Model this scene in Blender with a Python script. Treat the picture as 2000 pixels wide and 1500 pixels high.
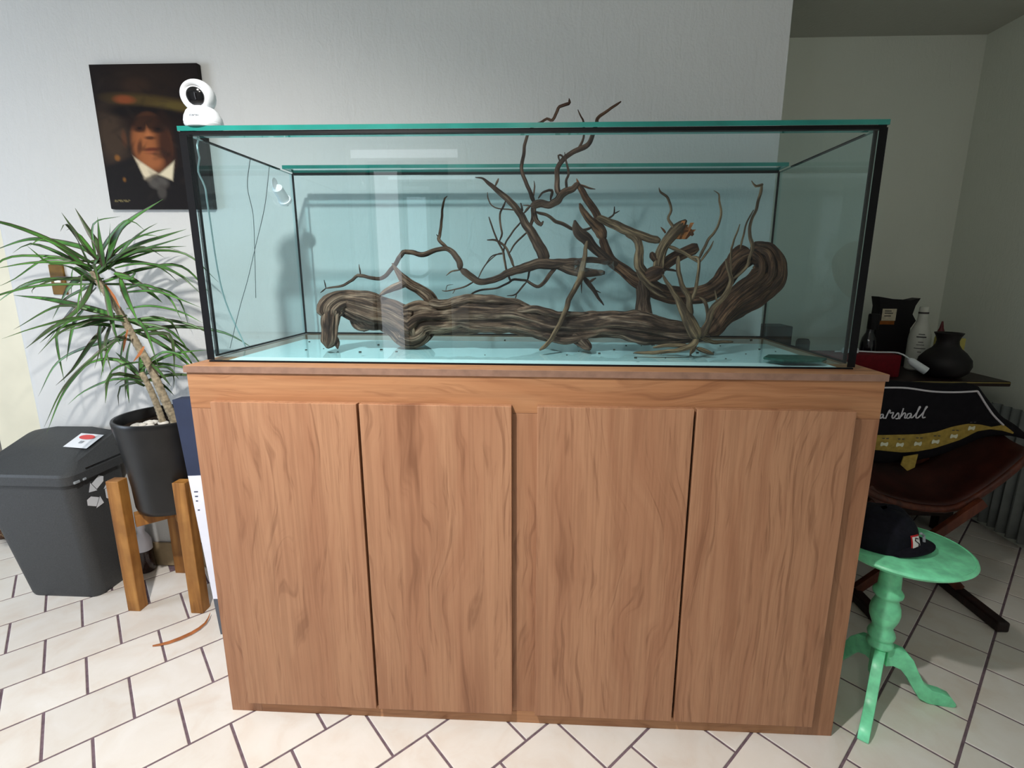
import bpy, bmesh, math, random
from mathutils import Vector, Matrix, noise
import numpy as np

for o in list(bpy.data.objects):
    bpy.data.objects.remove(o)
SC = bpy.context.scene
COL = SC.collection

# ------------------------------------------------------------------ camera
cam_d = bpy.data.cameras.new('camera')
cam = bpy.data.objects.new('camera', cam_d)
COL.objects.link(cam)
cam.location = (0.06085, -1.14819, 1.15342)
cam.rotation_euler = (1.36546, -0.00365, 0.04610)
cam_d.sensor_fit = 'HORIZONTAL'
cam_d.sensor_width = 36.0
cam_d.lens = 980.13021 / 2000.0 * 36.0
cam_d.shift_x = -0.01340
cam_d.shift_y = -0.00780
cam_d.clip_start = 0.02
SC.camera = cam

# ------------------------------------------------------------------ light, sky and exposure
SC.view_settings.view_transform = 'Standard'
SC.view_settings.look = 'None'
SC.view_settings.gamma = 1.0
SC.view_settings.use_curve_mapping = False
SC.view_settings.exposure = 0.1
SC.cycles.transparent_max_bounces = 32
SC.cycles.max_bounces = 10
SC.cycles.sample_clamp_indirect = 6.0
world = bpy.data.worlds.new('world')
SC.world = world
world.use_nodes = True
world.node_tree.nodes['Background'].inputs[0].default_value = (0.75, 0.82, 0.9, 1)
world.node_tree.nodes['Background'].inputs[1].default_value = 0.12


def light(name, kind, loc, energy, color, target=None, **kw):
    d = bpy.data.lights.new(name, kind)
    d.energy = energy
    d.color = color
    for k, v in kw.items():
        setattr(d, k, v)
    o = bpy.data.objects.new(name, d)
    o.location = loc
    if target:
        o.rotation_euler = (Vector(target) - Vector(loc)).to_track_quat('-Z', 'Y').to_euler()
    COL.objects.link(o)
    return o


# ceiling lamp a little in front of and left of the photographer
light('ceiling_lamp_light', 'SPOT', (-0.52, -0.96, 2.05), 156, (1.0, 0.97, 0.93), (-1.05, -0.35, 0.0),
      spot_size=math.radians(145), spot_blend=1.0, shadow_soft_size=0.035)
# daylight through the window of the room to the left
light('window_daylight', 'AREA', (-3.5, -0.9, 1.1), 46, (0.72, 0.84, 1.0), (0.0, 0.0, 0.7),
      shape='RECTANGLE', size=1.1, size_y=1.2)


# added fill lamp, unseen, brightening the room from behind the photographer
light('rear_fill_light', 'POINT', (0.0, -1.9, 2.2), 13, (1.0, 0.96, 0.9), shadow_soft_size=0.12)


# ------------------------------------------------------------------ helpers
def lin(r, g, b):
    f = lambda c: (c / 255 / 12.92) if c / 255 <= 0.04045 else ((c / 255 + 0.055) / 1.055) ** 2.4
    return (f(r), f(g), f(b), 1.0)


class NT:
    """small node-tree writer"""
    def __init__(self, name):
        self.m = bpy.data.materials.new(name)
        self.m.use_nodes = True
        self.t = self.m.node_tree
        self.t.nodes.clear()
        self.out = self.n('ShaderNodeOutputMaterial')

    def n(self, typ, ins=None, **kw):
        nd = self.t.nodes.new(typ)
        for k, v in kw.items():
            setattr(nd, k, v)
        for k, v in (ins or {}).items():
            self.set(nd, k, v)
        return nd

    def set(self, nd, k, v):
        s = nd.inputs[k]
        if isinstance(v, bpy.types.NodeSocket):
            self.t.links.new(v, s)
        elif isinstance(v, bpy.types.Node):
            self.t.links.new(v.outputs[0], s)
        else:
            s.default_value = v

    def math(self, op, a, b=0.0, c=None):
        d = {0: a, 1: b}
        if c is not None:
            d[2] = c
        return self.n('ShaderNodeMath', d, operation=op).outputs[0]

    def ramp(self, fac, stops):
        r = self.n('ShaderNodeValToRGB', {0: fac})
        e = r.color_ramp.elements
        while len(e) < len(stops):
            e.new(0.5)
        for i, (p, c) in enumerate(stops):
            e[i].position = p
            e[i].color = c
        return r.outputs[0]

    def mix(self, fac, a, b, mode='MIX'):
        m = self.n('ShaderNodeMix', data_type='RGBA', blend_type=mode)
        self.set(m, 0, fac)
        self.set(m, 6, a)
        self.set(m, 7, b)
        return m.outputs[2]

    def noise(self, vec, scale, detail=4, rough=0.5, dist=0.0):
        return self.n('ShaderNodeTexNoise', {'Vector': vec, 'Scale': scale, 'Detail': detail, 'Roughness': rough, 'Distortion': dist}).outputs[0]

    def mapping(self, vec, scale=(1, 1, 1), loc=(0, 0, 0), rot=(0, 0, 0)):
        return self.n('ShaderNodeMapping', {0: vec, 1: loc, 2: rot, 3: scale}).outputs[0]

    def obj(self):
        return self.n('ShaderNodeTexCoord').outputs['Object']

    def rnd(self):
        return self.n('ShaderNodeObjectInfo').outputs['Random']

    def bump(self, h, strength=0.2, dist=0.01):
        return self.n('ShaderNodeBump', {'Height': h, 'Strength': strength, 'Distance': dist}).outputs[0]

    def pbr(self, color, rough=0.5, spec=0.5, normal=None, **kw):
        b = self.n('ShaderNodeBsdfPrincipled')
        self.set(b, 'Base Color', color)
        self.set(b, 'Roughness', rough)
        self.set(b, 'Specular IOR Level', spec)
        if normal is not None:
            self.set(b, 'Normal', normal)
        for k, v in kw.items():
            self.set(b, k.replace('_', ' '), v)
        self.t.links.new(b.outputs[0], self.out.inputs[0])
        return self.m


def plain(name, rgb, rough=0.5, spec=0.5, var=0.06, scale=18, bump=0.0, **kw):
    """one colour with slight procedural mottling"""
    t = NT(name)
    c = lin(*rgb)
    n = t.noise(t.obj(), scale, 5)
    lo = tuple(x * (1 - var * 2) for x in c[:3]) + (1,)
    hi = tuple(min(1, x * (1 + var * 2)) for x in c[:3]) + (1,)
    col = t.ramp(n, [(0.3, lo), (0.7, hi)])
    return t.pbr(col, rough, spec, t.bump(n, bump) if bump else None, **kw)


class MB:
    def __init__(self):
        self.v = []
        self.f = []
        self.mi = []

    def box(self, x0, x1, y0, y1, z0, z1, mi=0):
        b = len(self.v)
        self.v += [(x0, y0, z0), (x1, y0, z0), (x1, y1, z0), (x0, y1, z0), (x0, y0, z1), (x1, y0, z1), (x1, y1, z1), (x0, y1, z1)]
        for q in ((3, 2, 1, 0), (4, 5, 6, 7), (0, 1, 5, 4), (1, 2, 6, 5), (2, 3, 7, 6), (3, 0, 4, 7)):
            self.f.append([b + i for i in q])
            self.mi.append(mi)
        return self

    def poly(self, pts, mi=0):
        b = len(self.v)
        self.v += [tuple(p) for p in pts]
        self.f.append(list(range(b, b + len(pts))))
        self.mi.append(mi)
        return self

    def prism(self, pts, off, mi=0):
        """closed prism: polygon pts swept by the vector off"""
        b = len(self.v)
        n = len(pts)
        self.v += [tuple(p) for p in pts] + [tuple(Vector(p) + Vector(off)) for p in pts]
        self.f.append([b + i for i in range(n)][::-1])
        self.f.append([b + n + i for i in range(n)])
        self.mi += [mi, mi]
        for i in range(n):
            j = (i + 1) % n
            self.f.append([b + i, b + j, b + n + j, b + n + i])
            self.mi.append(mi)
        return self

    def lathe(self, prof, c=(0, 0), n=40, cap=True, sq=None):
        """profile [(r,z)] turned about the vertical axis through c"""
        b = len(self.v)
        for r, z in prof:
            for i in range(n):
                a = 2 * math.pi * i / n
                self.v.append((c[0] + r * math.cos(a), c[1] + r * math.sin(a), z))
        for k in range(len(prof) - 1):
            for i in range(n):
                j = (i + 1) % n
                self.f.append([b + k * n + i, b + k * n + j, b + (k + 1) * n + j, b + (k + 1) * n + i])
                self.mi.append(0)
        if cap:
            self.f.append([b + i for i in range(n)][::-1])
            self.f.append([b + (len(prof) - 1) * n + i for i in range(n)])
            self.mi += [0, 0]
        return self

    def up(self, dz):
        self.v = [(x, y, z + dz) for x, y, z in self.v]
        return self

    def tube(self, pts, r, n=8):
        P = [Vector(p) for p in pts]
        rs = r if hasattr(r, '__len__') else [r] * len(P)
        b = len(self.v)
        up = None
        for i, p in enumerate(P):
            t = (P[min(i + 1, len(P) - 1)] - P[max(i - 1, 0)]).normalized()
            if up is None:
                up = t.orthogonal().normalized()
            up = (up - t * up.dot(t))
            up = up.normalized() if up.length > 1e-6 else t.orthogonal().normalized()
            w = t.cross(up)
            for k in range(n):
                a = 2 * math.pi * k / n
                self.v.append(tuple(p + (up * math.cos(a) + w * math.sin(a)) * rs[i]))
        for i in range(len(P) - 1):
            for k in range(n):
                j = (k + 1) % n
                self.f.append([b + i * n + k, b + i * n + j, b + (i + 1) * n + j, b + (i + 1) * n + k])
                self.mi.append(0)
        self.f.append([b + k for k in range(n)][::-1])
        self.f.append([b + (len(P) - 1) * n + k for k in range(n)])
        self.mi += [0, 0]
        return self

    def build(self, name, mats, parent=None, smooth=False, bevel=0.0, seg=2, angle=40):
        me = bpy.data.meshes.new(name)
        me.from_pydata(self.v, [], self.f)
        mats = mats if isinstance(mats, (list, tuple)) else [mats]
        for m in mats:
            me.materials.append(m)
        for p, i in zip(me.polygons, self.mi):
            p.material_index = i
            p.use_smooth = smooth
        bm = bmesh.new()
        bm.from_mesh(me)
        bmesh.ops.recalc_face_normals(bm, faces=bm.faces)
        if bevel:
            es = [e for e in bm.edges if len(e.link_faces) == 2 and e.calc_face_angle(0) > 0.6]
            bmesh.ops.bevel(bm, geom=es, offset=bevel, segments=seg, affect='EDGES', profile=0.5)
        if smooth:
            for e in bm.edges:
                if len(e.link_faces) == 2 and e.calc_face_angle(0) > math.radians(angle):
                    e.smooth = False
        bm.to_mesh(me)
        bm.free()
        o = bpy.data.objects.new(name, me)
        COL.objects.link(o)
        if parent is not None:
            o.parent = parent
            o.matrix_parent_inverse = Matrix.Translation(-world_loc(parent))
        return o


def world_loc(o):
    p = Vector(o.location)
    if o.parent is not None:
        p = p + world_loc(o.parent) + o.matrix_parent_inverse.to_translation()
    return p


def thing(name, label, cat, loc, group=None):
    o = bpy.data.objects.new(name, None)
    o.empty_display_size = 0.05
    o.location = loc
    COL.objects.link(o)
    tag(o, label, cat, group)
    return o


def tag(o, label, cat, group=None):
    o['label'] = label
    o['category'] = cat
    if group:
        o['group'] = group
    return o


def struct(o):
    o['kind'] = 'structure'
    return o


def catmull(pts, step):
    """pts: tuples of any width (xyz first); smooth resample"""
    P = [np.array(p, float) for p in pts]
    if len(P) == 2:
        P = [P[0], (P[0] + P[1]) / 2, P[1]]
    out = []
    Q = [2 * P[0] - P[1]] + P + [2 * P[-1] - P[-2]]
    for i in range(1, len(Q) - 2):
        a, b, c, d = Q[i - 1], Q[i], Q[i + 1], Q[i + 2]
        n = max(2, int(np.linalg.norm((c - b)[:3]) / step))
        for k in range(n):
            t = k / n
            q = 0.5 * ((2 * b) + (c - a) * t + (2 * a - 5 * b + 4 * c - d) * t * t + (3 * b - a - 3 * c + d) * t ** 3)
            out.append(q)
    out.append(P[-1])
    return out


def text_mesh(name, body, size, mat, parent, matrix, extrude=0.0006, shear=0.0):
    cu = bpy.data.curves.new(name, 'FONT')
    cu.body = body
    cu.size = size
    cu.extrude = extrude
    cu.shear = shear
    cu.align_x = 'CENTER'
    cu.align_y = 'CENTER'
    tmp = bpy.data.objects.new(name + '_tmp', cu)
    COL.objects.link(tmp)
    bpy.context.view_layer.update()
    me = bpy.data.meshes.new_from_object(tmp.evaluated_get(bpy.context.evaluated_depsgraph_get()))
    bpy.data.objects.remove(tmp)
    me.transform(matrix)
    me.name = name
    me.materials.clear()
    me.materials.append(mat)
    o = bpy.data.objects.new(name, me)
    COL.objects.link(o)
    o.parent = parent
    o.matrix_parent_inverse = Matrix.Translation(-world_loc(parent))
    return o

# data: driftwood limbs (thing, part, centre line as x, y, z, radius) and plant leaves (dry?, width, centre line)
WOOD = [
 ('log','trunk',[(-0.509,0.14,1.032,0.0267),(-0.508,0.145,1.055,0.0294),(-0.498,0.15,1.068,0.0294),(-0.482,0.17,1.07,0.0299),(-0.446,0.18,1.058,0.0397),(-0.414,0.19,1.046,0.0441),(-0.38,0.2,1.037,0.0403),(-0.352,0.21,1.019,0.0435),(-0.317,0.22,1.003,0.0537),(-0.282,0.22,1.026,0.0464),(-0.231,0.22,1.029,0.0393),(-0.163,0.22,1.033,0.0448),(-0.095,0.22,1.03,0.0447),(-0.04,0.225,1.029,0.0434),(0.01,0.225,1.017,0.0392),(0.07,0.225,1.006,0.0392),(0.13,0.22,1.007,0.0362),(0.187,0.21,1.013,0.0345),(0.244,0.2,1.016,0.0355),(0.303,0.2,1.008,0.0423),(0.36,0.2,0.999,0.0355),(0.418,0.2,0.995,0.0286),(0.464,0.2,0.989,0.0191),(0.487,0.2,0.986,0.0109)]),
 ('log','hooked_end',[(-0.506,0.14,1.058,0.024),(-0.509,0.135,1.024,0.0227),(-0.51,0.13,0.992,0.0214),(-0.512,0.125,0.964,0.0174),(-0.514,0.12,0.94,0.0053)]),
 ('log','hooked_end',[(-0.506,0.14,0.987,0.0094),(-0.496,0.135,0.97,0.0081),(-0.489,0.125,0.946,0.0027)]),
 ('log','knob',[(-0.452,0.19,1.047,0.0304),(-0.435,0.185,1.02,0.0304),(-0.418,0.18,1.004,0.0152)]),
 ('log','foot',[(-0.327,0.21,1.001,0.0393),(-0.31,0.2,0.975,0.035),(-0.303,0.19,0.946,0.0181)]),
 ('log','foot',[(0.128,0.2,0.986,0.0165),(0.149,0.18,0.973,0.0149),(0.163,0.165,0.957,0.0114),(0.169,0.15,0.943,0.008)]),
 ('log','fork',[(-0.255,0.22,1.057,0.0182),(-0.264,0.215,1.082,0.0167),(-0.294,0.21,1.108,0.0131),(-0.326,0.2,1.128,0.0123),(-0.342,0.195,1.153,0.0068),(-0.353,0.19,1.174,0.0027)]),
 ('log','fork',[(-0.319,0.2,1.124,0.0109),(-0.351,0.19,1.11,0.0095),(-0.37,0.17,1.1,0.0067),(-0.382,0.16,1.091,0.004)]),
 ('log','splinter',[(-0.261,0.2,1.069,0.0124),(-0.213,0.195,1.067,0.0137),(-0.163,0.195,1.081,0.0123),(-0.09,0.2,1.08,0.0109),(-0.008,0.2,1.071,0.002)]),
 ('log','splinter',[(-0.023,0.19,1.052,0.0082),(0.031,0.185,1.056,0.0095),(0.085,0.185,1.043,0.0081),(0.166,0.19,1.046,0.0027)]),
 ('log','splinter',[(0.045,0.18,0.987,0.0068),(0.113,0.175,0.976,0.0108),(0.197,0.18,0.996,0.0041)]),
 ('log','upright',[(0.316,0.27,1.134,0.0197),(0.322,0.27,1.095,0.0184),(0.322,0.265,1.054,0.0199),(0.322,0.24,1.018,0.0252)]),
 ('root','trunk',[(0.203,0.29,1.248,0.0113),(0.217,0.29,1.213,0.0127),(0.234,0.29,1.182,0.0128),(0.265,0.285,1.159,0.0142),(0.295,0.28,1.135,0.017),(0.335,0.28,1.116,0.0199),(0.37,0.28,1.099,0.0213),(0.41,0.28,1.09,0.0228),(0.459,0.28,1.09,0.0213),(0.5,0.27,1.101,0.0239),(0.528,0.26,1.126,0.0264),(0.546,0.26,1.156,0.0277),(0.564,0.25,1.185,0.0287),(0.592,0.25,1.204,0.0299)]),
 ('root','loop',[(0.592,0.25,1.201,0.0299),(0.619,0.24,1.2,0.0338),(0.635,0.23,1.18,0.0376),(0.635,0.22,1.148,0.0402),(0.613,0.21,1.122,0.0401),(0.58,0.2,1.098,0.0387),(0.548,0.2,1.074,0.0362),(0.524,0.2,1.046,0.0323),(0.504,0.2,1.015,0.0257),(0.485,0.2,0.993,0.0163)]),
 ('root','strand',[(0.56,0.22,1.195,0.0053),(0.586,0.2,1.198,0.0079),(0.598,0.18,1.175,0.0084),(0.594,0.175,1.146,0.0084),(0.568,0.175,1.123,0.0078),(0.534,0.18,1.091,0.0053)]),
 ('root','strand',[(0.592,0.21,1.226,0.0039),(0.614,0.18,1.219,0.0071),(0.638,0.175,1.188,0.0077),(0.644,0.175,1.15,0.0078),(0.625,0.18,1.118,0.0078),(0.584,0.18,1.081,0.0039)]),
 ('root','strand',[(0.592,0.2,1.212,0.0052),(0.609,0.175,1.2,0.0077),(0.621,0.17,1.162,0.0077),(0.611,0.175,1.128,0.0078),(0.558,0.18,1.078,0.0053)]),
 ('root','upper_arm',[(0.134,0.27,1.383,0.0075),(0.15,0.275,1.356,0.0096),(0.168,0.28,1.333,0.0104),(0.188,0.285,1.306,0.0111),(0.201,0.29,1.284,0.0119)]),
 ('root','tip',[(0.136,0.27,1.379,0.0055),(0.13,0.27,1.396,0.0014)]),
 ('root','tip',[(0.141,0.27,1.381,0.0034),(0.161,0.26,1.371,0.0027),(0.18,0.26,1.367,0.0014)]),
 ('root','upper_arm',[(0.139,0.27,1.333,0.0041),(0.151,0.275,1.311,0.0076),(0.172,0.28,1.288,0.0104),(0.195,0.285,1.268,0.0154),(0.21,0.29,1.243,0.0141)]),
 ('root','pale_branch',[(0.188,0.28,1.299,0.0083),(0.221,0.27,1.283,0.011),(0.255,0.25,1.265,0.0123),(0.285,0.24,1.254,0.0108),(0.315,0.23,1.242,0.0101),(0.349,0.22,1.231,0.0094)]),
 ('root','pale_branch',[(0.263,0.25,1.255,0.0089),(0.289,0.24,1.24,0.0102),(0.297,0.22,1.213,0.0114),(0.293,0.21,1.185,0.0134),(0.298,0.21,1.164,0.0128),(0.322,0.22,1.142,0.0108)]),
 ('root','splinter',[(0.288,0.205,1.161,0.0067),(0.312,0.2,1.125,0.0054),(0.34,0.195,1.1,0.004),(0.366,0.19,1.087,0.0013)]),
 ('root','splinter',[(0.291,0.2,1.157,0.0053),(0.321,0.195,1.126,0.004),(0.358,0.19,1.103,0.0013)]),
 ('root','pale_stump',[(0.344,0.21,1.155,0.0148),(0.347,0.21,1.192,0.0133),(0.355,0.2,1.22,0.0119),(0.372,0.2,1.244,0.0125),(0.387,0.2,1.26,0.0144),(0.407,0.2,1.283,0.0059)]),
 ('root','tip',[(0.395,0.2,1.261,0.0065),(0.412,0.2,1.258,0.0078),(0.427,0.2,1.246,0.0052)]),
 ('root','branch',[(0.378,0.2,1.261,0.0046),(0.361,0.2,1.287,0.0033),(0.368,0.2,1.306,0.0032),(0.358,0.2,1.336,0.0032),(0.337,0.195,1.351,0.0026),(0.332,0.19,1.36,0.0013)]),
 ('root','tip',[(0.357,0.2,1.25,0.0039),(0.344,0.2,1.266,0.0013)]),
 ('root','cut_stump',[(0.35,0.24,1.16,0.0137),(0.385,0.23,1.188,0.0135),(0.417,0.22,1.206,0.0134),(0.445,0.21,1.218,0.0139)]),
 ('root','cut_stump',[(0.358,0.23,1.168,0.0095),(0.337,0.21,1.186,0.0094),(0.323,0.2,1.202,0.0093)]),
 ('root','pale_branch',[(0.364,0.2,1.22,0.0053),(0.395,0.19,1.205,0.0046),(0.424,0.18,1.188,0.0039),(0.439,0.17,1.176,0.0032)]),
 ('root','twig',[(0.357,0.22,1.164,0.004),(0.401,0.22,1.155,0.0027)]),
 ('root','knot',[(0.317,0.22,1.142,0.0176),(0.331,0.2,1.148,0.0187),(0.355,0.19,1.158,0.0132)]),
 ('canopy','limb',[(-0.573,0.27,1.105,0.0022),(-0.519,0.27,1.114,0.0036),(-0.479,0.26,1.138,0.0043),(-0.46,0.25,1.14,0.005),(-0.402,0.24,1.133,0.0049),(-0.366,0.23,1.162,0.0056),(-0.339,0.22,1.194,0.0062),(-0.325,0.22,1.205,0.0062),(-0.278,0.22,1.197,0.0069),(-0.238,0.215,1.21,0.0061),(-0.207,0.21,1.21,0.0068),(-0.184,0.21,1.188,0.0082),(-0.175,0.21,1.158,0.0089)]),
 ('canopy','limb',[(-0.175,0.21,1.158,0.0089),(-0.136,0.21,1.13,0.0089),(-0.11,0.21,1.127,0.0082),(-0.074,0.215,1.137,0.0089),(-0.049,0.22,1.15,0.0096),(-0.005,0.225,1.163,0.0117),(0.039,0.23,1.174,0.0137),(0.08,0.235,1.174,0.0131),(0.15,0.235,1.178,0.011)]),
 ('canopy','twig',[(-0.572,0.27,1.105,0.0022),(-0.574,0.265,1.128,0.0014)]),
 ('canopy','twig',[(-0.572,0.27,1.105,0.0022),(-0.589,0.27,1.092,0.0015)]),
 ('canopy','twig',[(-0.463,0.25,1.14,0.0028),(-0.465,0.25,1.171,0.0014)]),
 ('canopy','branch',[(-0.209,0.22,1.21,0.0048),(-0.233,0.22,1.236,0.0048),(-0.23,0.22,1.246,0.0041),(-0.218,0.215,1.328,0.0027),(-0.206,0.21,1.344,0.0013)]),
 ('canopy','twig',[(-0.231,0.22,1.238,0.0027),(-0.24,0.22,1.249,0.0014)]),
 ('canopy','twig',[(-0.176,0.21,1.158,0.0027),(-0.198,0.205,1.154,0.002),(-0.213,0.2,1.142,0.0014)]),
 ('canopy','twig',[(-0.14,0.21,1.126,0.0024),(-0.174,0.2,1.11,0.002),(-0.213,0.19,1.102,0.0014),(-0.223,0.19,1.104,0.0011)]),
 ('canopy','twig',[(-0.213,0.19,1.102,0.0011),(-0.209,0.19,1.116,0.0011),(-0.193,0.19,1.119,0.0009)]),
 ('canopy','twig',[(-0.189,0.195,1.105,0.0014),(-0.195,0.19,1.095,0.001)]),
 ('canopy','twig',[(-0.13,0.21,1.135,0.0017),(-0.11,0.215,1.169,0.0017),(-0.081,0.22,1.196,0.0014),(-0.061,0.225,1.202,0.0014)]),
 ('canopy','branch',[(0.08,0.235,1.168,0.0055),(0.068,0.24,1.153,0.0055),(0.053,0.245,1.132,0.0056),(0.032,0.25,1.113,0.0049),(0.009,0.25,1.122,0.0042),(-0.003,0.25,1.129,0.0035),(-0.034,0.25,1.132,0.0035),(-0.048,0.25,1.126,0.0032),(-0.075,0.25,1.111,0.0028),(-0.098,0.255,1.106,0.0028),(-0.143,0.26,1.099,0.0029),(-0.165,0.26,1.079,0.0021)]),
 ('canopy','branch',[(0.001,0.245,1.128,0.0028),(0.008,0.24,1.155,0.0028),(0.024,0.235,1.166,0.0034)]),
 ('canopy','twig',[(-0.002,0.245,1.125,0.0028),(-0.03,0.245,1.093,0.0021),(-0.055,0.24,1.088,0.0014)]),
 ('canopy','twig',[(-0.028,0.245,1.094,0.0021),(-0.033,0.245,1.076,0.0014)]),
 ('canopy','branch',[(-0.098,0.2,1.291,0.002),(-0.079,0.205,1.239,0.0023),(-0.063,0.21,1.209,0.0027),(-0.06,0.215,1.187,0.0031),(-0.053,0.22,1.158,0.0027),(-0.045,0.23,1.132,0.0028),(-0.043,0.24,1.126,0.0021)]),
 ('canopy','branch',[(-0.103,0.2,1.234,0.002),(-0.082,0.205,1.233,0.0027),(-0.063,0.215,1.222,0.0034),(-0.048,0.22,1.203,0.0034),(-0.034,0.225,1.167,0.0041)]),
 ('canopy','branch',[(-0.072,0.21,1.229,0.0027),(-0.064,0.215,1.251,0.0027),(-0.07,0.22,1.276,0.0027),(-0.07,0.225,1.301,0.0027),(-0.064,0.23,1.318,0.0027),(-0.056,0.235,1.337,0.0027)]),
 ('canopy','twig',[(-0.105,0.24,1.358,0.0014),(-0.103,0.24,1.34,0.0017),(-0.086,0.24,1.32,0.0017),(-0.029,0.24,1.312,0.002)]),
 ('canopy','branch',[(-0.016,0.24,1.284,0.0024),(-0.04,0.235,1.254,0.0024),(-0.058,0.225,1.224,0.0024),(-0.062,0.22,1.194,0.0024)]),
 ('canopy','branch',[(0.002,0.24,1.257,0.0027),(-0.028,0.235,1.23,0.0024),(-0.048,0.225,1.199,0.002)]),
 ('canopy','twig',[(-0.105,0.2,1.175,0.0013),(-0.088,0.21,1.195,0.0017),(-0.062,0.22,1.199,0.002)]),
 ('canopy','limb',[(-0.134,0.22,1.391,0.0013),(-0.114,0.22,1.388,0.0026),(-0.1,0.225,1.376,0.0047),(-0.08,0.23,1.362,0.006),(-0.052,0.235,1.339,0.0074),(-0.028,0.24,1.317,0.0081),(-0.01,0.24,1.287,0.0095),(0.009,0.24,1.258,0.0116),(0.028,0.24,1.228,0.0137),(0.044,0.24,1.197,0.0151),(0.047,0.24,1.178,0.0152)]),
 ('canopy','twig',[(-0.082,0.23,1.372,0.0033),(-0.074,0.23,1.391,0.0027)]),
 ('canopy','twig',[(-0.021,0.24,1.304,0.0034),(-0.013,0.24,1.313,0.0034),(-0.017,0.24,1.33,0.0027)]),
 ('canopy','crown_limb',[(0.018,0.25,1.335,0.0075),(0.008,0.24,1.354,0.0054),(-0.006,0.24,1.386,0.005),(-0.015,0.24,1.412,0.0047),(-0.013,0.24,1.435,0.0047),(-0.002,0.24,1.489,0.004),(0.013,0.24,1.514,0.0033),(0.034,0.24,1.527,0.0033),(0.049,0.24,1.535,0.0033),(0.064,0.23,1.529,0.0036),(0.075,0.22,1.547,0.0038),(0.081,0.21,1.555,0.0038),(0.103,0.2,1.557,0.0038),(0.104,0.2,1.563,0.0031),(0.103,0.2,1.57,0.0013)]),
 ('canopy','crown_limb',[(0.01,0.24,1.323,0.0101),(0.035,0.25,1.331,0.0102),(0.061,0.25,1.327,0.0095),(0.079,0.25,1.339,0.0102),(0.089,0.25,1.351,0.0101),(0.103,0.26,1.363,0.0095),(0.119,0.26,1.368,0.0081),(0.13,0.265,1.378,0.0075),(0.136,0.27,1.383,0.0075)]),
 ('canopy','crown_limb',[(0.083,0.25,1.351,0.0081),(0.077,0.25,1.385,0.0067),(0.08,0.25,1.419,0.006),(0.092,0.25,1.439,0.006),(0.117,0.25,1.456,0.006),(0.14,0.25,1.467,0.0066),(0.161,0.25,1.481,0.006),(0.175,0.245,1.52,0.0046),(0.182,0.24,1.539,0.0039),(0.236,0.24,1.573,0.0026)]),
 ('canopy','twig',[(0.128,0.25,1.464,0.0033),(0.14,0.25,1.478,0.0033),(0.145,0.25,1.5,0.0026),(0.144,0.245,1.526,0.0026),(0.136,0.24,1.539,0.002),(0.128,0.24,1.556,0.0016)]),
 ('canopy','twig',[(0.104,0.26,1.364,0.0041),(0.101,0.25,1.387,0.0034),(0.108,0.24,1.401,0.0033),(0.101,0.24,1.428,0.0027),(0.096,0.24,1.455,0.0013)]),
 ('canopy','twig',[(0.085,0.25,1.431,0.002),(0.079,0.24,1.446,0.0026),(0.089,0.24,1.446,0.0026),(0.096,0.25,1.436,0.002)]),
 ('canopy','twig',[(0.03,0.25,1.343,0.0027),(0.042,0.23,1.356,0.0027),(0.063,0.23,1.359,0.004),(0.062,0.25,1.339,0.0041)]),
 ('canopy','twig',[(0.015,0.25,1.345,0.0027),(0.019,0.25,1.373,0.002),(0.017,0.25,1.387,0.0013)]),
 ('canopy','branch',[(0.015,0.25,1.324,0.0082),(0.018,0.25,1.304,0.0061),(0.011,0.245,1.276,0.0041),(0.009,0.24,1.258,0.0041)]),
 ('canopy','branch',[(0.017,0.25,1.309,0.0061),(0.024,0.24,1.287,0.0061),(0.036,0.23,1.274,0.0054),(0.043,0.22,1.281,0.004)]),
 ('canopy','branch',[(0.021,0.25,1.31,0.0041),(0.055,0.255,1.3,0.0041),(0.077,0.26,1.286,0.0048),(0.102,0.265,1.277,0.0048),(0.125,0.27,1.266,0.0042),(0.16,0.275,1.266,0.0035),(0.178,0.28,1.275,0.0028)]),
 ('canopy','twig',[(0.011,0.25,1.324,0.0027),(-0.012,0.25,1.326,0.0014)]),
 ('canopy','twig',[(0.008,0.25,1.323,0.0041),(-0.008,0.24,1.305,0.0034)]),
 ('canopy','twig',[(0.213,0.29,1.292,0.0028),(0.233,0.29,1.306,0.0024),(0.235,0.29,1.328,0.0021)]),
 ('canopy','twig',[(0.233,0.29,1.308,0.0021),(0.249,0.29,1.316,0.0014)]),
 ('canopy','hub',[(0.077,0.24,1.173,0.0097),(0.114,0.235,1.16,0.0138),(0.15,0.23,1.152,0.0137),(0.184,0.23,1.15,0.0089),(0.209,0.23,1.149,0.0075)]),
 ('canopy','hub',[(0.125,0.23,1.285,0.0047),(0.137,0.24,1.258,0.0136),(0.16,0.25,1.239,0.0151),(0.185,0.26,1.213,0.0118),(0.217,0.27,1.188,0.0112),(0.248,0.285,1.171,0.0106)]),
 ('canopy','hub',[(0.098,0.235,1.176,0.0069),(0.166,0.24,1.184,0.0082),(0.222,0.25,1.179,0.0083)]),
 ('canopy','prop',[(0.158,0.22,1.232,0.004),(0.151,0.215,1.181,0.0068),(0.143,0.21,1.145,0.0088),(0.134,0.2,1.119,0.0074),(0.114,0.185,1.086,0.0067),(0.104,0.17,1.052,0.0063),(0.084,0.155,1.011,0.0056),(0.058,0.14,0.97,0.0053),(0.037,0.13,0.955,0.004)]),
 ('canopy','branch',[(0.154,0.23,1.138,0.0076),(0.181,0.235,1.104,0.0055),(0.211,0.24,1.064,0.0021)]),
 ('canopy','twig',[(0.182,0.235,1.106,0.0028),(0.201,0.235,1.098,0.0014)]),
 ('canopy','twig',[(0.165,0.235,1.125,0.0041),(0.186,0.235,1.136,0.0028)]),
 ('canopy','twig',[(0.146,0.22,1.134,0.0027),(0.148,0.22,1.097,0.001)]),
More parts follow.
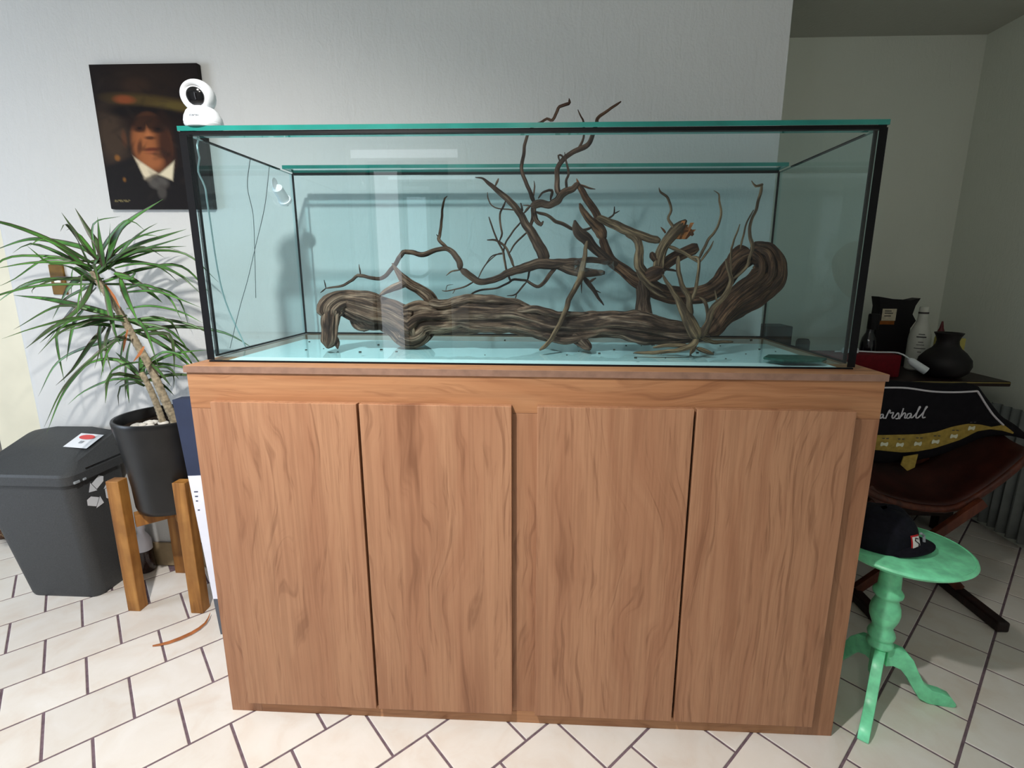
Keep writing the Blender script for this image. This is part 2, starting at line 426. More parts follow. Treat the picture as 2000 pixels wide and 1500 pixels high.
 ('spider','stem',[(0.435,0.12,0.99,0.0154),(0.41,0.125,1.038,0.0141),(0.392,0.13,1.071,0.0102),(0.377,0.13,1.094,0.0064),(0.356,0.135,1.124,0.0045),(0.342,0.14,1.149,0.0025)]),
 ('spider','stem',[(0.413,0.125,1.045,0.0089),(0.405,0.12,1.092,0.0076),(0.386,0.12,1.124,0.0057),(0.374,0.12,1.164,0.005),(0.372,0.12,1.192,0.0037)]),
 ('spider','branch',[(0.412,0.12,1.081,0.0051),(0.421,0.115,1.125,0.0044),(0.421,0.11,1.158,0.0037),(0.42,0.11,1.182,0.0037),(0.415,0.115,1.188,0.0031),(0.399,0.13,1.191,0.0025)]),
 ('spider','branch',[(0.42,0.11,1.184,0.0037),(0.439,0.11,1.228,0.0034),(0.458,0.11,1.259,0.003),(0.464,0.11,1.287,0.003),(0.457,0.11,1.318,0.0024),(0.455,0.11,1.333,0.0018),(0.443,0.11,1.341,0.0012)]),
 ('spider','twig',[(0.422,0.11,1.178,0.0031),(0.439,0.105,1.202,0.0028),(0.45,0.105,1.226,0.0015)]),
 ('spider','stem',[(0.439,0.12,0.992,0.0103),(0.457,0.115,1.035,0.0076),(0.461,0.11,1.066,0.0069),(0.485,0.11,1.093,0.0062),(0.501,0.11,1.129,0.0056),(0.49,0.11,1.164,0.0037),(0.486,0.115,1.185,0.0025)]),
 ('spider','branch',[(0.504,0.11,1.137,0.0037),(0.531,0.11,1.162,0.004),(0.542,0.11,1.196,0.004),(0.543,0.11,1.219,0.0046),(0.533,0.11,1.247,0.0039),(0.536,0.11,1.272,0.0036),(0.544,0.11,1.296,0.0036),(0.55,0.11,1.333,0.0036),(0.552,0.11,1.352,0.0042)]),
 ('spider','twig',[(0.553,0.11,1.353,0.0054),(0.537,0.105,1.349,0.003),(0.524,0.1,1.36,0.0015)]),
 ('spider','twig',[(0.523,0.13,1.209,0.0025),(0.526,0.125,1.239,0.0025),(0.529,0.12,1.267,0.0021),(0.539,0.11,1.297,0.0018)]),
 ('spider','twig',[(0.501,0.11,1.131,0.0031),(0.495,0.11,1.2,0.0028),(0.499,0.11,1.225,0.0024),(0.51,0.11,1.265,0.0018)]),
 ('spider','branch',[(0.452,0.12,1.012,0.0051),(0.455,0.12,1.052,0.0044),(0.445,0.12,1.082,0.0044),(0.434,0.13,1.093,0.0032)]),
 ('spider','twig',[(0.471,0.11,1.079,0.0031),(0.464,0.11,1.11,0.0019)]),
 ('spider','foot',[(0.432,0.12,0.991,0.009),(0.417,0.115,0.972,0.0083),(0.378,0.11,0.961,0.0058),(0.33,0.11,0.954,0.0051),(0.276,0.115,0.946,0.0026)]),
 ('spider','foot',[(0.414,0.12,0.971,0.0058),(0.365,0.13,0.971,0.0052),(0.328,0.14,0.965,0.0033)]),
 ('spider','foot',[(0.428,0.12,0.982,0.0077),(0.42,0.11,0.962,0.0058),(0.412,0.1,0.945,0.0038)]),
 ('spider','foot',[(0.435,0.12,0.966,0.0064),(0.462,0.12,0.957,0.0058),(0.475,0.115,0.949,0.0032)]),
 ('spider','foot',[(0.443,0.12,0.992,0.0064),(0.483,0.15,0.979,0.0052),(0.543,0.18,0.975,0.0034)]),
]
LEAVES = [
 (0,0.0196,[(-1.3,0.36,1.163),(-1.299,0.354,1.221),(-1.315,0.349,1.26),(-1.343,0.343,1.332)]),
 (0,0.0131,[(-1.304,0.36,1.168),(-1.361,0.372,1.23),(-1.427,0.384,1.324)]),
 (0,0.0196,[(-1.3,0.36,1.163),(-1.26,0.318,1.241),(-1.218,0.276,1.3)]),
 (0,0.0218,[(-1.294,0.36,1.168),(-1.233,0.351,1.26),(-1.172,0.342,1.302),(-1.063,0.333,1.355)]),
 (0,0.0109,[(-1.294,0.36,1.172),(-1.287,0.396,1.232),(-1.308,0.432,1.279)]),
 (0,0.0174,[(-1.315,0.36,1.186),(-1.378,0.378,1.222),(-1.508,0.397,1.245),(-1.601,0.415,1.244),(-1.735,0.433,1.21)]),
 (0,0.0109,[(-1.324,0.36,1.163),(-1.371,0.318,1.176),(-1.443,0.275,1.173),(-1.509,0.233,1.155)]),
 (0,0.0087,[(-1.321,0.36,1.154),(-1.371,0.333,1.18),(-1.428,0.307,1.184),(-1.505,0.28,1.127),(-1.535,0.254,1.104)]),
 (0,0.0096,[(-1.321,0.36,1.154),(-1.341,0.311,1.176),(-1.367,0.262,1.17),(-1.377,0.213,1.218)]),
 (0,0.0165,[(-1.283,0.36,1.177),(-1.177,0.345,1.225),(-1.078,0.33,1.25),(-0.991,0.315,1.27)]),
 (0,0.0104,[(-1.278,0.36,1.177),(-1.151,0.309,1.206),(-1.017,0.259,1.229),(-0.9,0.208,1.248)]),
 (0,0.0122,[(-1.285,0.36,1.168),(-1.181,0.346,1.212),(-1.076,0.333,1.22),(-1.001,0.319,1.222)]),
 (0,0.0122,[(-1.275,0.36,1.168),(-1.179,0.364,1.199),(-1.124,0.369,1.213)]),
 (0,0.0087,[(-1.267,0.36,1.159),(-1.18,0.338,1.172),(-1.089,0.316,1.168),(-1.021,0.294,1.146),(-0.955,0.272,1.117)]),
 (0,0.0196,[(-1.27,0.36,1.145),(-1.224,0.365,1.127),(-1.173,0.371,1.086),(-1.143,0.376,1.054)]),
 (0,0.0219,[(-1.327,0.36,1.145),(-1.407,0.357,1.113),(-1.454,0.354,1.053)]),
 (0,0.0175,[(-1.34,0.36,1.127),(-1.325,0.322,1.088),(-1.341,0.283,1.032),(-1.391,0.245,0.982),(-1.434,0.206,0.932)]),
 (0,0.0213,[(-1.291,0.36,1.017),(-1.38,0.355,1.04),(-1.473,0.35,1.063),(-1.591,0.345,1.076)]),
 (0,0.0151,[(-1.293,0.36,1.008),(-1.311,0.314,0.998),(-1.369,0.267,0.975)]),
 (0,0.0124,[(-1.311,0.36,1.017),(-1.374,0.343,1.009),(-1.464,0.325,0.982),(-1.541,0.308,0.918)]),
 (0,0.0098,[(-1.329,0.36,1.021),(-1.418,0.317,1.047),(-1.534,0.274,0.978)]),
 (0,0.0134,[(-1.333,0.36,1.003),(-1.36,0.37,0.954),(-1.377,0.38,0.826)]),
 (0,0.0116,[(-1.306,0.36,0.989),(-1.316,0.337,0.926),(-1.29,0.315,0.845)]),
 (0,0.0165,[(-1.364,0.4,0.975),(-1.387,0.36,0.922),(-1.422,0.321,0.847),(-1.443,0.281,0.807)]),
 (0,0.0124,[(-1.386,0.36,1.035),(-1.419,0.351,0.989),(-1.457,0.342,0.871)]),
 (0,0.0125,[(-1.405,0.36,1.035),(-1.496,0.374,0.967),(-1.526,0.389,0.911),(-1.539,0.403,0.789)]),
 (0,0.0106,[(-1.26,0.36,1.091),(-1.158,0.333,1.11),(-1.067,0.306,1.076),(-1.016,0.28,1.008)]),
 (0,0.0097,[(-1.251,0.36,1.086),(-1.145,0.326,1.093),(-1.064,0.292,1.086),(-0.936,0.258,1.048)]),
 (0,0.0089,[(-1.249,0.36,1.036),(-1.155,0.34,1.047),(-1.048,0.321,1.031),(-0.968,0.301,1.0)]),
 (0,0.0107,[(-1.236,0.36,0.999),(-1.189,0.388,1.008),(-1.154,0.416,0.989),(-1.153,0.443,0.932)]),
 (0,0.0098,[(-1.237,0.36,0.994),(-1.158,0.391,0.973),(-1.129,0.423,0.92),(-1.137,0.454,0.88)]),
 (0,0.0134,[(-1.219,0.36,0.957),(-1.13,0.365,0.957),(-1.124,0.37,0.904),(-1.135,0.375,0.835)]),
 (0,0.0178,[(-1.27,0.4,0.808),(-1.341,0.437,0.85),(-1.411,0.475,0.879)]),
 (0,0.0205,[(-1.264,0.4,0.813),(-1.288,0.43,0.852),(-1.314,0.46,0.877)]),
 (0,0.0131,[(-1.265,0.4,0.808),(-1.323,0.379,0.871),(-1.396,0.359,0.864),(-1.44,0.338,0.814)]),
 (0,0.014,[(-1.265,0.4,0.808),(-1.308,0.332,0.831),(-1.279,0.264,0.758)]),
 (0,0.014,[(-1.261,0.4,0.798),(-1.32,0.405,0.811),(-1.334,0.41,0.718)]),
 (0,0.0103,[(-1.256,0.4,0.798),(-1.34,0.393,0.778),(-1.349,0.385,0.714)]),
 (0,0.0111,[(-1.231,0.4,0.863),(-1.168,0.378,0.897),(-1.103,0.356,0.897),(-1.045,0.334,0.88)]),
 (0,0.0121,[(-1.232,0.4,0.858),(-1.164,0.349,0.84),(-1.092,0.299,0.804)]),
 (0,0.0121,[(-1.229,0.4,0.844),(-1.152,0.373,0.85),(-1.101,0.346,0.817)]),
 (0,0.0094,[(-1.261,0.4,0.798),(-1.352,0.387,0.805),(-1.449,0.375,0.766),(-1.5,0.362,0.723)]),
 (0,0.0096,[(-1.306,0.36,1.127),(-1.416,0.33,1.127),(-1.471,0.3,1.101),(-1.449,0.27,1.085)]),
 (0,0.0079,[(-1.321,0.36,1.127),(-1.465,0.332,1.127),(-1.521,0.304,1.105),(-1.539,0.276,1.075)]),
 (0,0.0176,[(-1.305,0.36,1.109),(-1.281,0.339,0.973),(-1.251,0.319,0.929)]),
 (0,0.0106,[(-1.335,0.36,1.1),(-1.401,0.381,1.061),(-1.466,0.402,1.031),(-1.603,0.424,0.91)]),
 (0,0.0114,[(-1.343,0.36,1.109),(-1.44,0.356,1.063),(-1.487,0.352,1.002)]),
 (0,0.0175,[(-1.253,0.36,1.127),(-1.206,0.317,1.075),(-1.144,0.274,1.003)]),
 (0,0.0131,[(-1.287,0.36,1.154),(-1.188,0.331,1.228),(-1.108,0.302,1.265),(-1.042,0.272,1.283)]),
 (0,0.0087,[(-1.321,0.36,1.181),(-1.292,0.339,1.285),(-1.187,0.318,1.306)]),
 (0,0.0079,[(-1.297,0.36,1.154),(-1.231,0.307,1.206),(-1.163,0.253,1.281)]),
 (0,0.0122,[(-1.311,0.36,1.181),(-1.32,0.306,1.265),(-1.295,0.252,1.261)]),
 (0,0.0131,[(-1.261,0.36,1.136),(-1.217,0.351,1.128),(-1.188,0.342,1.146),(-1.194,0.334,1.148)]),
 (1,0.0093,[(-1.185,0.33,0.923),(-1.19,0.315,0.902),(-1.2,0.3,0.881)]),
 (1,0.0073,[(-1.286,0.34,1.11),(-1.26,0.335,1.074),(-1.242,0.33,1.038)]),
 (1,0.0074,[(-1.238,0.34,0.973),(-1.249,0.335,0.936),(-1.255,0.33,0.904)]),
]

# ------------------------------------------------------------------ materials
def mat_wall(name, rgb):
    t = NT(name)
    c = t.obj()
    trowel = t.noise(t.mapping(c, (1.0, 1.0, 0.32)), 34, 6, 0.6, 0.8)
    fine = t.noise(c, 130, 3)
    h = t.math('ADD', t.math('MULTIPLY', trowel, 1.0), t.math('MULTIPLY', fine, 0.35))
    big = t.noise(c, 1.6, 3)
    a = lin(*rgb)
    col = t.ramp(big, [(0.3, tuple(x * 0.95 for x in a[:3]) + (1,)), (0.7, a)])
    return t.pbr(col, 0.85, 0.2, t.bump(h, 0.34, 0.007))


def mat_tile():
    t = NT('cream_ceramic_tile')
    g = t.n('ShaderNodeNewGeometry').outputs['Position']
    n = t.noise(g, 9, 5, 0.6, 0.6)
    n2 = t.noise(g, 3.1, 3)
    c1 = t.ramp(n, [(0.28, lin(222, 210, 198)), (0.5, lin(230, 224, 216)), (0.75, lin(236, 232, 227))])
    c2 = t.mix(t.math('MULTIPLY', n2, 0.35), c1, lin(226, 214, 202))
    r = t.n('ShaderNodeMapRange', {0: t.rnd(), 3: 0.93, 4: 1.03}).outputs[0]
    col = t.mix(1.0, c2, t.n('ShaderNodeCombineColor', {0: r, 1: r, 2: r}).outputs[0], 'MULTIPLY')
    return t.pbr(col, 0.38, 0.4, t.bump(t.noise(g, 30, 4), 0.12, 0.004))


def mat_laminate(name, axis, base=(160, 114, 85), dark=(102, 63, 41), light=(178, 134, 102)):
    """printed walnut laminate; axis = grain direction"""
    t = NT(name)
    loc = t.n('ShaderNodeVectorMath', {0: t.n('ShaderNodeCombineXYZ', {0: t.rnd(), 1: t.rnd(), 2: t.rnd()}), 1: (7.3, 3.1, 11.7)}, operation='MULTIPLY').outputs[0]
    p = t.n('ShaderNodeVectorMath', {0: t.obj(), 1: loc}, operation='ADD').outputs[0]
    if axis == 'x':
        p = t.mapping(p, (1, 1, 1), (0, 0, 0), (0, math.radians(90), 0))
    # slow sideways wander of the grain lines along the board
    wander = t.noise(t.mapping(p, (2.6, 2.6, .8)), 1.3, 3, 0.55, 0.4)
    sx = t.n('ShaderNodeSeparateXYZ', {0: p})
    x2 = t.math('ADD', sx.outputs[0], t.math('MULTIPLY', wander, 0.26))
    q = t.n('ShaderNodeCombineXYZ', {0: x2, 1: sx.outputs[1], 2: t.math('MULTIPLY', sx.outputs[2], 0.06)}).outputs[0]
    bands = t.noise(q, 15, 4, 0.6)
    lines = t.noise(q, 85, 3, 0.6)
    fibre = t.noise(t.mapping(p, (150, 150, 3.5)), 1.0, 3, 0.6)
    broad = t.noise(t.mapping(p, (6, 6, 0.7)), 1.0, 2)
    c = t.ramp(bands, [(0.30, lin(*dark)), (0.40, lin(*base)), (0.60, lin(*light)), (0.72, lin(*base))])
    c = t.mix(t.ramp(lines, [(0.33, (0.50, 0.50, 0.50, 1)), (0.44, (0, 0, 0, 1))]), c, lin(*dark))
    c = t.mix(t.math('MULTIPLY', broad, 0.55), c, lin(*base))
    c = t.mix(t.ramp(fibre, [(0.40, (0.20, 0.20, 0.20, 1)), (0.55, (0, 0, 0, 1))]), c, lin(*dark))
    return t.pbr(c, 0.46, 0.35, t.bump(lines, 0.06, 0.002))


def mat_glass(name, tint, ior=1.55):
    t = NT(name)
    tr = t.n('ShaderNodeBsdfTransparent', {0: tint})
    gl = t.n('ShaderNodeBsdfGlossy', {0: (1, 1, 1, 1), 'Roughness': 0.0})
    fr = t.n('ShaderNodeFresnel', {0: ior})
    back = t.n('ShaderNodeNewGeometry').outputs['Backfacing']
    fac = t.math('MULTIPLY', fr.outputs[0], t.math('SUBTRACT', 1.0, back))
    mx = t.n('ShaderNodeMixShader', {0: fac, 1: tr.outputs[0], 2: gl.outputs[0]})
    t.t.links.new(mx.outputs[0], t.out.inputs[0])
    return t.m


def mat_driftwood(name, dark, mid, light, edge=0.5):
    t = NT(name)
    a = t.n('ShaderNodeAttribute', attribute_name='grain')
    v = a.outputs['Vector']
    s1 = t.noise(t.mapping(v, (1.0, 1.0, 0.13)), 62, 6, 0.62, 0.9)
    s2 = t.noise(t.mapping(v, (1.0, 1.0, 0.05)), 320, 4, 0.6)
    patch = t.noise(t.obj(), 14, 4, 0.6)
    c = t.ramp(s1, [(0.40, lin(*dark)), (0.49, lin(*mid)), (0.62, lin(*light))])
    c = t.mix(t.ramp(s2, [(0.42, (0.8, 0.8, 0.8, 1)), (0.52, (0, 0, 0, 1))]), c, lin(*dark))
    c = t.mix(t.ramp(patch, [(0.40, (edge, edge, edge, 1)), (0.62, (0, 0, 0, 1))]), c, lin(*dark))
    h = t.math('ADD', s1, t.math('MULTIPLY', s2, 0.5))
    return t.pbr(c, 0.82, 0.2, t.bump(h, 0.75, 0.006))


def mat_timber(name, dark, mid, light, scale=1.0):
    t = NT(name)
    p = t.mapping(t.obj(), (28 * scale, 28 * scale, 2.2 * scale))
    n = t.noise(p, 1.0, 5, 0.6, 0.7)
    b = t.noise(t.obj(), 9, 3)
    c = t.ramp(n, [(0.3, lin(*dark)), (0.5, lin(*mid)), (0.7, lin(*light))])
    c = t.mix(t.ramp(b, [(0.4, (0.5, 0.5, 0.5, 1)), (0.6, (0, 0, 0, 1))]), c, lin(*dark))
    return t.pbr(c, 0.5, 0.35, t.bump(n, 0.1, 0.002))


def mat_leaf():
    t = NT('striped_leaf')
    a = t.n('ShaderNodeAttribute', attribute_name='across').outputs['Fac']
    n = t.noise(t.obj(), 12, 3)
    g = t.ramp(n, [(0.35, lin(44, 82, 38)), (0.65, lin(82, 142, 60))])
    c = t.mix(t.ramp(a, [(0.45, (0, 0, 0, 1)), (0.9, (1, 1, 1, 1))]), g, lin(66, 40, 42))
    r = t.rnd()
    c = t.mix(t.ramp(r, [(0.55, (0, 0, 0, 1)), (1.0, (0.7, 0.7, 0.7, 1))]), c, lin(52, 42, 34))
    return t.pbr(c, 0.42, 0.4)


M = {}
M['wall'] = mat_wall('white_plaster', (208, 208, 206))
M['alcove'] = mat_wall('brightened_plaster', (228, 232, 220))  # plaster lifted paler, standing in for lamp light the alcove lacks
M['ceiling'] = mat_wall('ceiling_plaster', (196, 196, 186))
M['tile'] = mat_tile()
M['grout'] = plain('dark_grout', (118, 100, 108), 0.9, 0.1, 0.12, 60)
M['base'] = plain('tan_baseboard_tile', (150, 132, 104), 0.5, 0.3, 0.08, 20)
M['jamb'] = plain('cream_painted_jamb', (214, 208, 186), 0.6, 0.3, 0.03, 6)
M['darkred'] = plain('dark_red_paint', (74, 26, 26), 0.5, 0.3, 0.08, 8)
M['white_trim'] = plain('white_door_paint', (236, 236, 232), 0.4, 0.4, 0.02, 5)
M['dim_door'] = plain('brown_door_paint', (96, 84, 72), 0.5, 0.3, 0.05, 5)
M['lam_z'] = mat_laminate('walnut_laminate_upright', 'z')
M['lam_x'] = mat_laminate('walnut_laminate_lengthwise', 'x', (166, 116, 80), (112, 70, 46), (182, 136, 98))
M['edgeband'] = plain('grey_brown_edge_band', (138, 108, 92), 0.5, 0.3, 0.08, 40)
M['glass'] = mat_glass('aquarium_glass', (0.905, 0.975, 0.985, 1))
M['glass_edge'] = plain('polished_green_glass_edge', (34, 126, 116), 0.15, 0.6, 0.10, 9)
M['foam_mat'] = plain('white_foam_mat', (236, 248, 248), 0.8, 0.2, 0.02, 30)
M['silicone'] = plain('black_silicone', (8, 8, 11), 0.5, 0.2, 0.1, 40)
M['wood_log'] = mat_driftwood('weathered_grey_brown_driftwood', (44, 30, 24), (112, 84, 68), (164, 134, 114))
M['wood_root'] = mat_driftwood('red_brown_driftwood', (38, 22, 16), (98, 64, 46), (146, 106, 78))
M['wood_canopy'] = mat_driftwood('dark_brown_driftwood', (40, 28, 23), (88, 65, 52), (128, 101, 83), 0.4)
M['wood_pale'] = mat_driftwood('pale_tan_driftwood', (66, 50, 38), (124, 98, 74), (164, 134, 102), 0.3)
M['wood_orange'] = mat_driftwood('raw_orange_driftwood', (84, 46, 24), (150, 88, 46), (176, 116, 70), 0.2)
M['wood_orange2'] = plain('raw_orange_wood', (150, 90, 48), .8, .2, .2, 60)
M['pale_cloth'] = plain('pale_grey_cloth', (128, 132, 130), .9, .1, .05, 20)
M['film'] = mat_glass('clear_cling_film', (0.93, 0.93, 0.95, 1), 1.9)
M['white_plastic'] = plain('white_plastic', (232, 236, 240), 0.35, 0.4, 0.01, 6)
M['black_gloss'] = plain('black_gloss_lens', (9, 9, 12), 0.08, 0.6, 0.05, 6)
M['grey_print'] = plain('grey_print', (150, 156, 162), 0.6, 0.2, 0.02)
M['cable'] = plain('pale_cable', (214, 226, 224), 0.5, 0.3, 0.02)
M['string'] = plain('dark_thread', (70, 80, 82), 0.7, 0.1, 0.05)
M['leaf'] = mat_leaf()
M['dead_leaf'] = plain('dry_orange_leaf', (168, 104, 62), 0.6, 0.2, 0.15, 30)
M['cane'] = plain('pale_ringed_cane', (150, 138, 116), 0.8, 0.15, 0.22, 90, 0.3)
M['pot'] = plain('black_glazed_pot', (16, 16, 17), 0.36, 0.4, 0.25, 14, 0.08)
M['soil'] = plain('dark_potting_soil', (38, 30, 24), 0.95, 0.1, 0.3, 80, 0.6)
M['pebble'] = plain('white_pebble', (222, 218, 210), 0.6, 0.3, 0.04, 30)
M['stand'] = mat_timber('honey_stained_pine', (112, 70, 30), (164, 112, 54), (186, 134, 70))
M['bin'] = plain('charcoal_bin_plastic', (62, 64, 66), 0.55, 0.35, 0.08, 260, 0.12)
M['bin_white'] = plain('white_print', (226, 230, 236), 0.6, 0.2, 0.02)
M['bin_red'] = plain('red_print', (208, 84, 84), 0.6, 0.2, 0.03)
M['navy'] = plain('navy_card', (46, 54, 78), 0.6, 0.25, 0.05, 20)
M['carton_white'] = plain('white_card', (226, 228, 240), 0.6, 0.25, 0.02, 10)
M['carton_grey'] = plain('slate_card', (88, 92, 100), 0.6, 0.25, 0.05, 20)
M['bronze'] = plain('bronze_switch_plate', (112, 84, 36), 0.6, 0.15, 0.1, 30)
M['cream'] = plain('cream_switch', (226, 220, 206), 0.4, 0.4, 0.02)
M['green_foam'] = plain('dark_green_foam', (48, 86, 76), 0.9, 0.1, 0.15, 120, 0.3)
M['crumb'] = plain('bark_crumb', (52, 48, 42), 0.9, 0.1, 0.15)
M['green_paint'] = plain('mint_green_gloss_paint', (132, 236, 182), 0.34, 0.5, 0.10, 34, 0.06)
M['cap'] = plain('black_navy_twill', (18, 18, 28), 0.85, 0.2, 0.15, 90, 0.2)
M['patch_white'] = plain('white_patch', (230, 226, 224), 0.7, 0.2, 0.02)
M['patch_red'] = plain('red_stitching', (196, 44, 48), 0.7, 0.2, 0.05)
M['patch_black'] = plain('black_stitching', (24, 22, 26), 0.7, 0.2, 0.05)
M['mahogany'] = mat_timber('dark_mahogany', (22, 10, 10), (40, 20, 18), (58, 30, 26))
M['brass'] = plain('dull_brass', (150, 132, 70), 0.4, 0.5, 0.05)
M['carton_black'] = plain('black_card', (22, 17, 20), 0.6, 0.25, 0.1, 20)
M['label_cream'] = plain('cream_label', (204, 192, 168), 0.6, 0.2, 0.08, 60)
M['label_orange'] = plain('orange_label_strip', (146, 84, 34), 0.6, 0.2, 0.1, 40)
M['bottle_dark'] = plain('dark_bottle_glass', (22, 18, 26), 0.12, 0.6, 0.1, 20)
M['bottle_white'] = plain('white_bottle_plastic', (206, 206, 196), 0.4, 0.35, 0.03, 20)
M['print_dark'] = plain('dark_print', (70, 66, 66), 0.6, 0.2, 0.03)
M['glue'] = plain('yellow_glue_bottle', (196, 184, 100), 0.4, 0.35, 0.04)
M['red_tip'] = plain('red_nozzle', (96, 28, 34), 0.4, 0.35, 0.04)
M['vase'] = plain('black_clay', (26, 20, 22), 0.55, 0.35, 0.12, 30)
M['red_box'] = plain('dark_red_cloth', (110, 14, 26), 0.7, 0.2, 0.08, 60)
M['amp_black'] = plain('black_printed_cloth', (20, 17, 22), 0.85, 0.15, 0.12, 60)
M['amp_gold'] = plain('gold_printed_band', (158, 132, 62), 0.7, 0.2, 0.10, 70)
M['amp_piping'] = plain('white_piping', (206, 200, 206), 0.7, 0.2, 0.03)
M['amp_knob'] = plain('printed_knob', (214, 212, 188), 0.7, 0.2, 0.05)
M['leather'] = plain('red_brown_leather', (60, 26, 20), 0.5, 0.3, 0.2, 12, 0.1)
M['chair_wood'] = mat_timber('reddish_chair_wood', (52, 22, 14), (88, 40, 24), (110, 56, 34))
M['moss'] = plain('leafy_green', (64, 118, 52), 0.6, 0.3, 0.2, 40)
M['straw'] = plain('dry_moss', (150, 126, 98), 0.9, 0.1, 0.25, 60, 0.5)
M['terracotta'] = plain('brown_pot_clay', (96, 70, 56), 0.8, 0.2, 0.1, 30)
M['dark_liquid'] = plain('dark_liquid', (44, 26, 22), 0.2, 0.5, 0.1, 20)

# ------------------------------------------------------------------ room
YW, XC, YA, XR, ZC = 0.60, 0.785, 1.58, 2.10, 2.25
XL, YB, XO = -1.90, -3.0, -3.6
# the wall behind the tank, its left end rounded off
pts = [(XC, YW, 0), (XC, YW + .16, 0), (XL, YW + .16, 0)]
R0 = 0.045
for k in range(9):
    ang = math.pi + (math.pi / 2) * k / 8
    pts.append((XL + R0 + R0 * math.cos(ang), YW + R0 + R0 * math.sin(ang), 0))
struct(MB().prism(pts, (0, 0, ZC)).build('wall_back', M['wall'], smooth=True, angle=35))
struct(MB().box(XC - .16, XC, YW + .16, YA + .12, 0, ZC).build('wall_alcove_left', M['alcove']))
struct(MB().box(XC, XR + .12, YA, YA + .12, 0, ZC).build('wall_alcove_back', M['alcove']))
struct(MB().box(XR, XR + .12, YB, YA, 0, ZC).build('wall_right', M['alcove']))
struct(MB().box(XO - .12, XR + .12, YB - .12, YA + 1.6, ZC, ZC + .1).build('ceiling', M['ceiling']))
# cream pilaster and dark red door seen past the end of the wall
struct(MB().box(XL - .22, XL - .008, YW + .055, YW + .16, 0, ZC).build('trim_1', M['jamb'], bevel=.012))
d1 = struct(MB().box(-3.5, -2.0, 2.3, 2.36, 0, 2.1).build('door_1', M['darkred']))
for k in range(3):
    MB().box(-3.4 + k * .47, -3.0 + k * .47, 2.28, 2.30, .2, 1.9).build('panel', M['darkred'], d1, bevel=.01)
struct(MB().box(XO, XC + .16, YA + 1.0, YA + 1.1, 0, ZC).build('wall_next_room', M['wall']))
# left wall of the next room with its window, and the wall behind the photographer
wl = MB()
wl.box(XO - .12, XO, YB, -1.5, 0, ZC).box(XO - .12, XO, -.3, YA + 1.1, 0, ZC).box(XO - .12, XO, -1.5, -.3, 0, .7).box(XO - .12, XO, -1.5, -.3, 2.0, ZC)
struct(wl.build('wall_left', M['wall']))
wf = MB()
wf.box(XO - .06, XO - .02, -1.5, -1.45, .7, 2.0).box(XO - .06, XO - .02, -.35, -.3, .7, 2.0).box(XO - .06, XO - .02, -1.45, -.35, .7, .75).box(XO - .06, XO - .02, -1.45, -.35, 1.95, 2.0).box(XO - .06, XO - .02, -.92, -.88, .75, 1.95)
struct(wf.build('window_1', M['white_trim']))
# wall behind with a white door frame (it shows as a reflection in the tank)
wb = MB()
wb.box(XO, -1.42, YB - .12, YB, 0, ZC).box(-.72, XR, YB - .12, YB, 0, ZC).box(-1.42, -.72, YB - .12, YB, 2.02, ZC)
struct(wb.build('wall_behind', M['wall']))
fr = MB()
fr.box(-1.54, -1.40, YB, YB + .03, 0, 2.12).box(-.74, -.60, YB, YB + .03, 0, 2.12).box(-1.40, -.74, YB, YB + .03, 2.0, 2.12)
struct(fr.build('trim_2', M['white_trim'], bevel=.004))
def mat_glow():  # emission shared by the two added glowing pieces on the rear wall
    t = NT('glow_panel_emission')
    e = t.n('ShaderNodeEmission', {0: t.ramp(t.noise(t.obj(), 2.0, 2), [(.3, (.80, .88, .92, 1)), (.7, (.95, .96, 1, 1))]), 1: 3.0})
    t.t.links.new(e.outputs[0], t.out.inputs[0])
    return t.m


w2 = struct(MB().box(-1.345, -1.155, YB - .045, YB - .035, .25, 1.93).build('added_glow_panel', mat_glow()))  # added glowing panel, unseen, makes the bright strip reflected in the tank
fm = MB()
for x0, x1, z0, z1 in ((-1.375, -1.345, .22, 1.96), (-1.155, -1.125, .22, 1.96), (-1.345, -1.155, .22, .25), (-1.345, -1.155, 1.93, 1.96)):
    fm.box(x0, x1, YB - .048, YB - .02, z0, z1)
fm.build('glow_panel_frame', M['white_trim'], w2)  # surround of the added glowing panel
w3 = struct(MB().box(-1.50, -.66, YB + .031, YB + .033, 2.015, 2.075).build('added_glow_strip', mat_glow()))  # added glowing strip across the frame head, only for its reflection
d2 = struct(MB().box(-1.40, -.74, YB - .09, YB - .05, 0.005, 2.0).build('door_2', M['dim_door'], bevel=.003))
for z0, z1 in ((.15, .95), (1.05, 1.85)):
    MB().box(-1.08, -.80, YB - .05, YB - .035, z0, z1).build('panel', M['dim_door'], d2, bevel=.008)

# floor: grout bed with ceramic tiles laid in a running bond, turned 44.3 degrees
fl = struct(MB().box(XO - .12, XR + .12, YB - .12, YA + 1.6, -.06, -.0022).build('floor', M['grout']))
TH = math.radians(44.3)
PU, PV = .1795, .1825
U, V_ = Vector((math.cos(TH), math.sin(TH), 0)), Vector((-math.sin(TH), math.cos(TH), 0))


def tile_bm(rng):
    w, h, c = (PU - .0065) / 2, (PV - .0065) / 2, .0014
    m = MB()
    lo = [(-w, -h, -.005), (w, -h, -.005), (w, h, -.005), (-w, h, -.005)]
    mid = [(x, y, -.0008) for x, y, z in lo]
    top = [(x - c * (1 if x > 0 else -1), y - c * (1 if y > 0 else -1), 0) for x, y, z in lo]
    b = [Matrix.Rotation(TH, 3, 'Z') @ Vector(p) for p in lo + mid + top]
    m.v = [tuple(p) for p in b]
    for k in (0, 4):
        for i in range(4):
            j = (i + 1) % 4
            m.f.append([k + i, k + j, k + 4 + j, k + 4 + i])
    m.f.append([8, 9, 10, 11])
    m.mi = [0] * len(m.f)
    return m


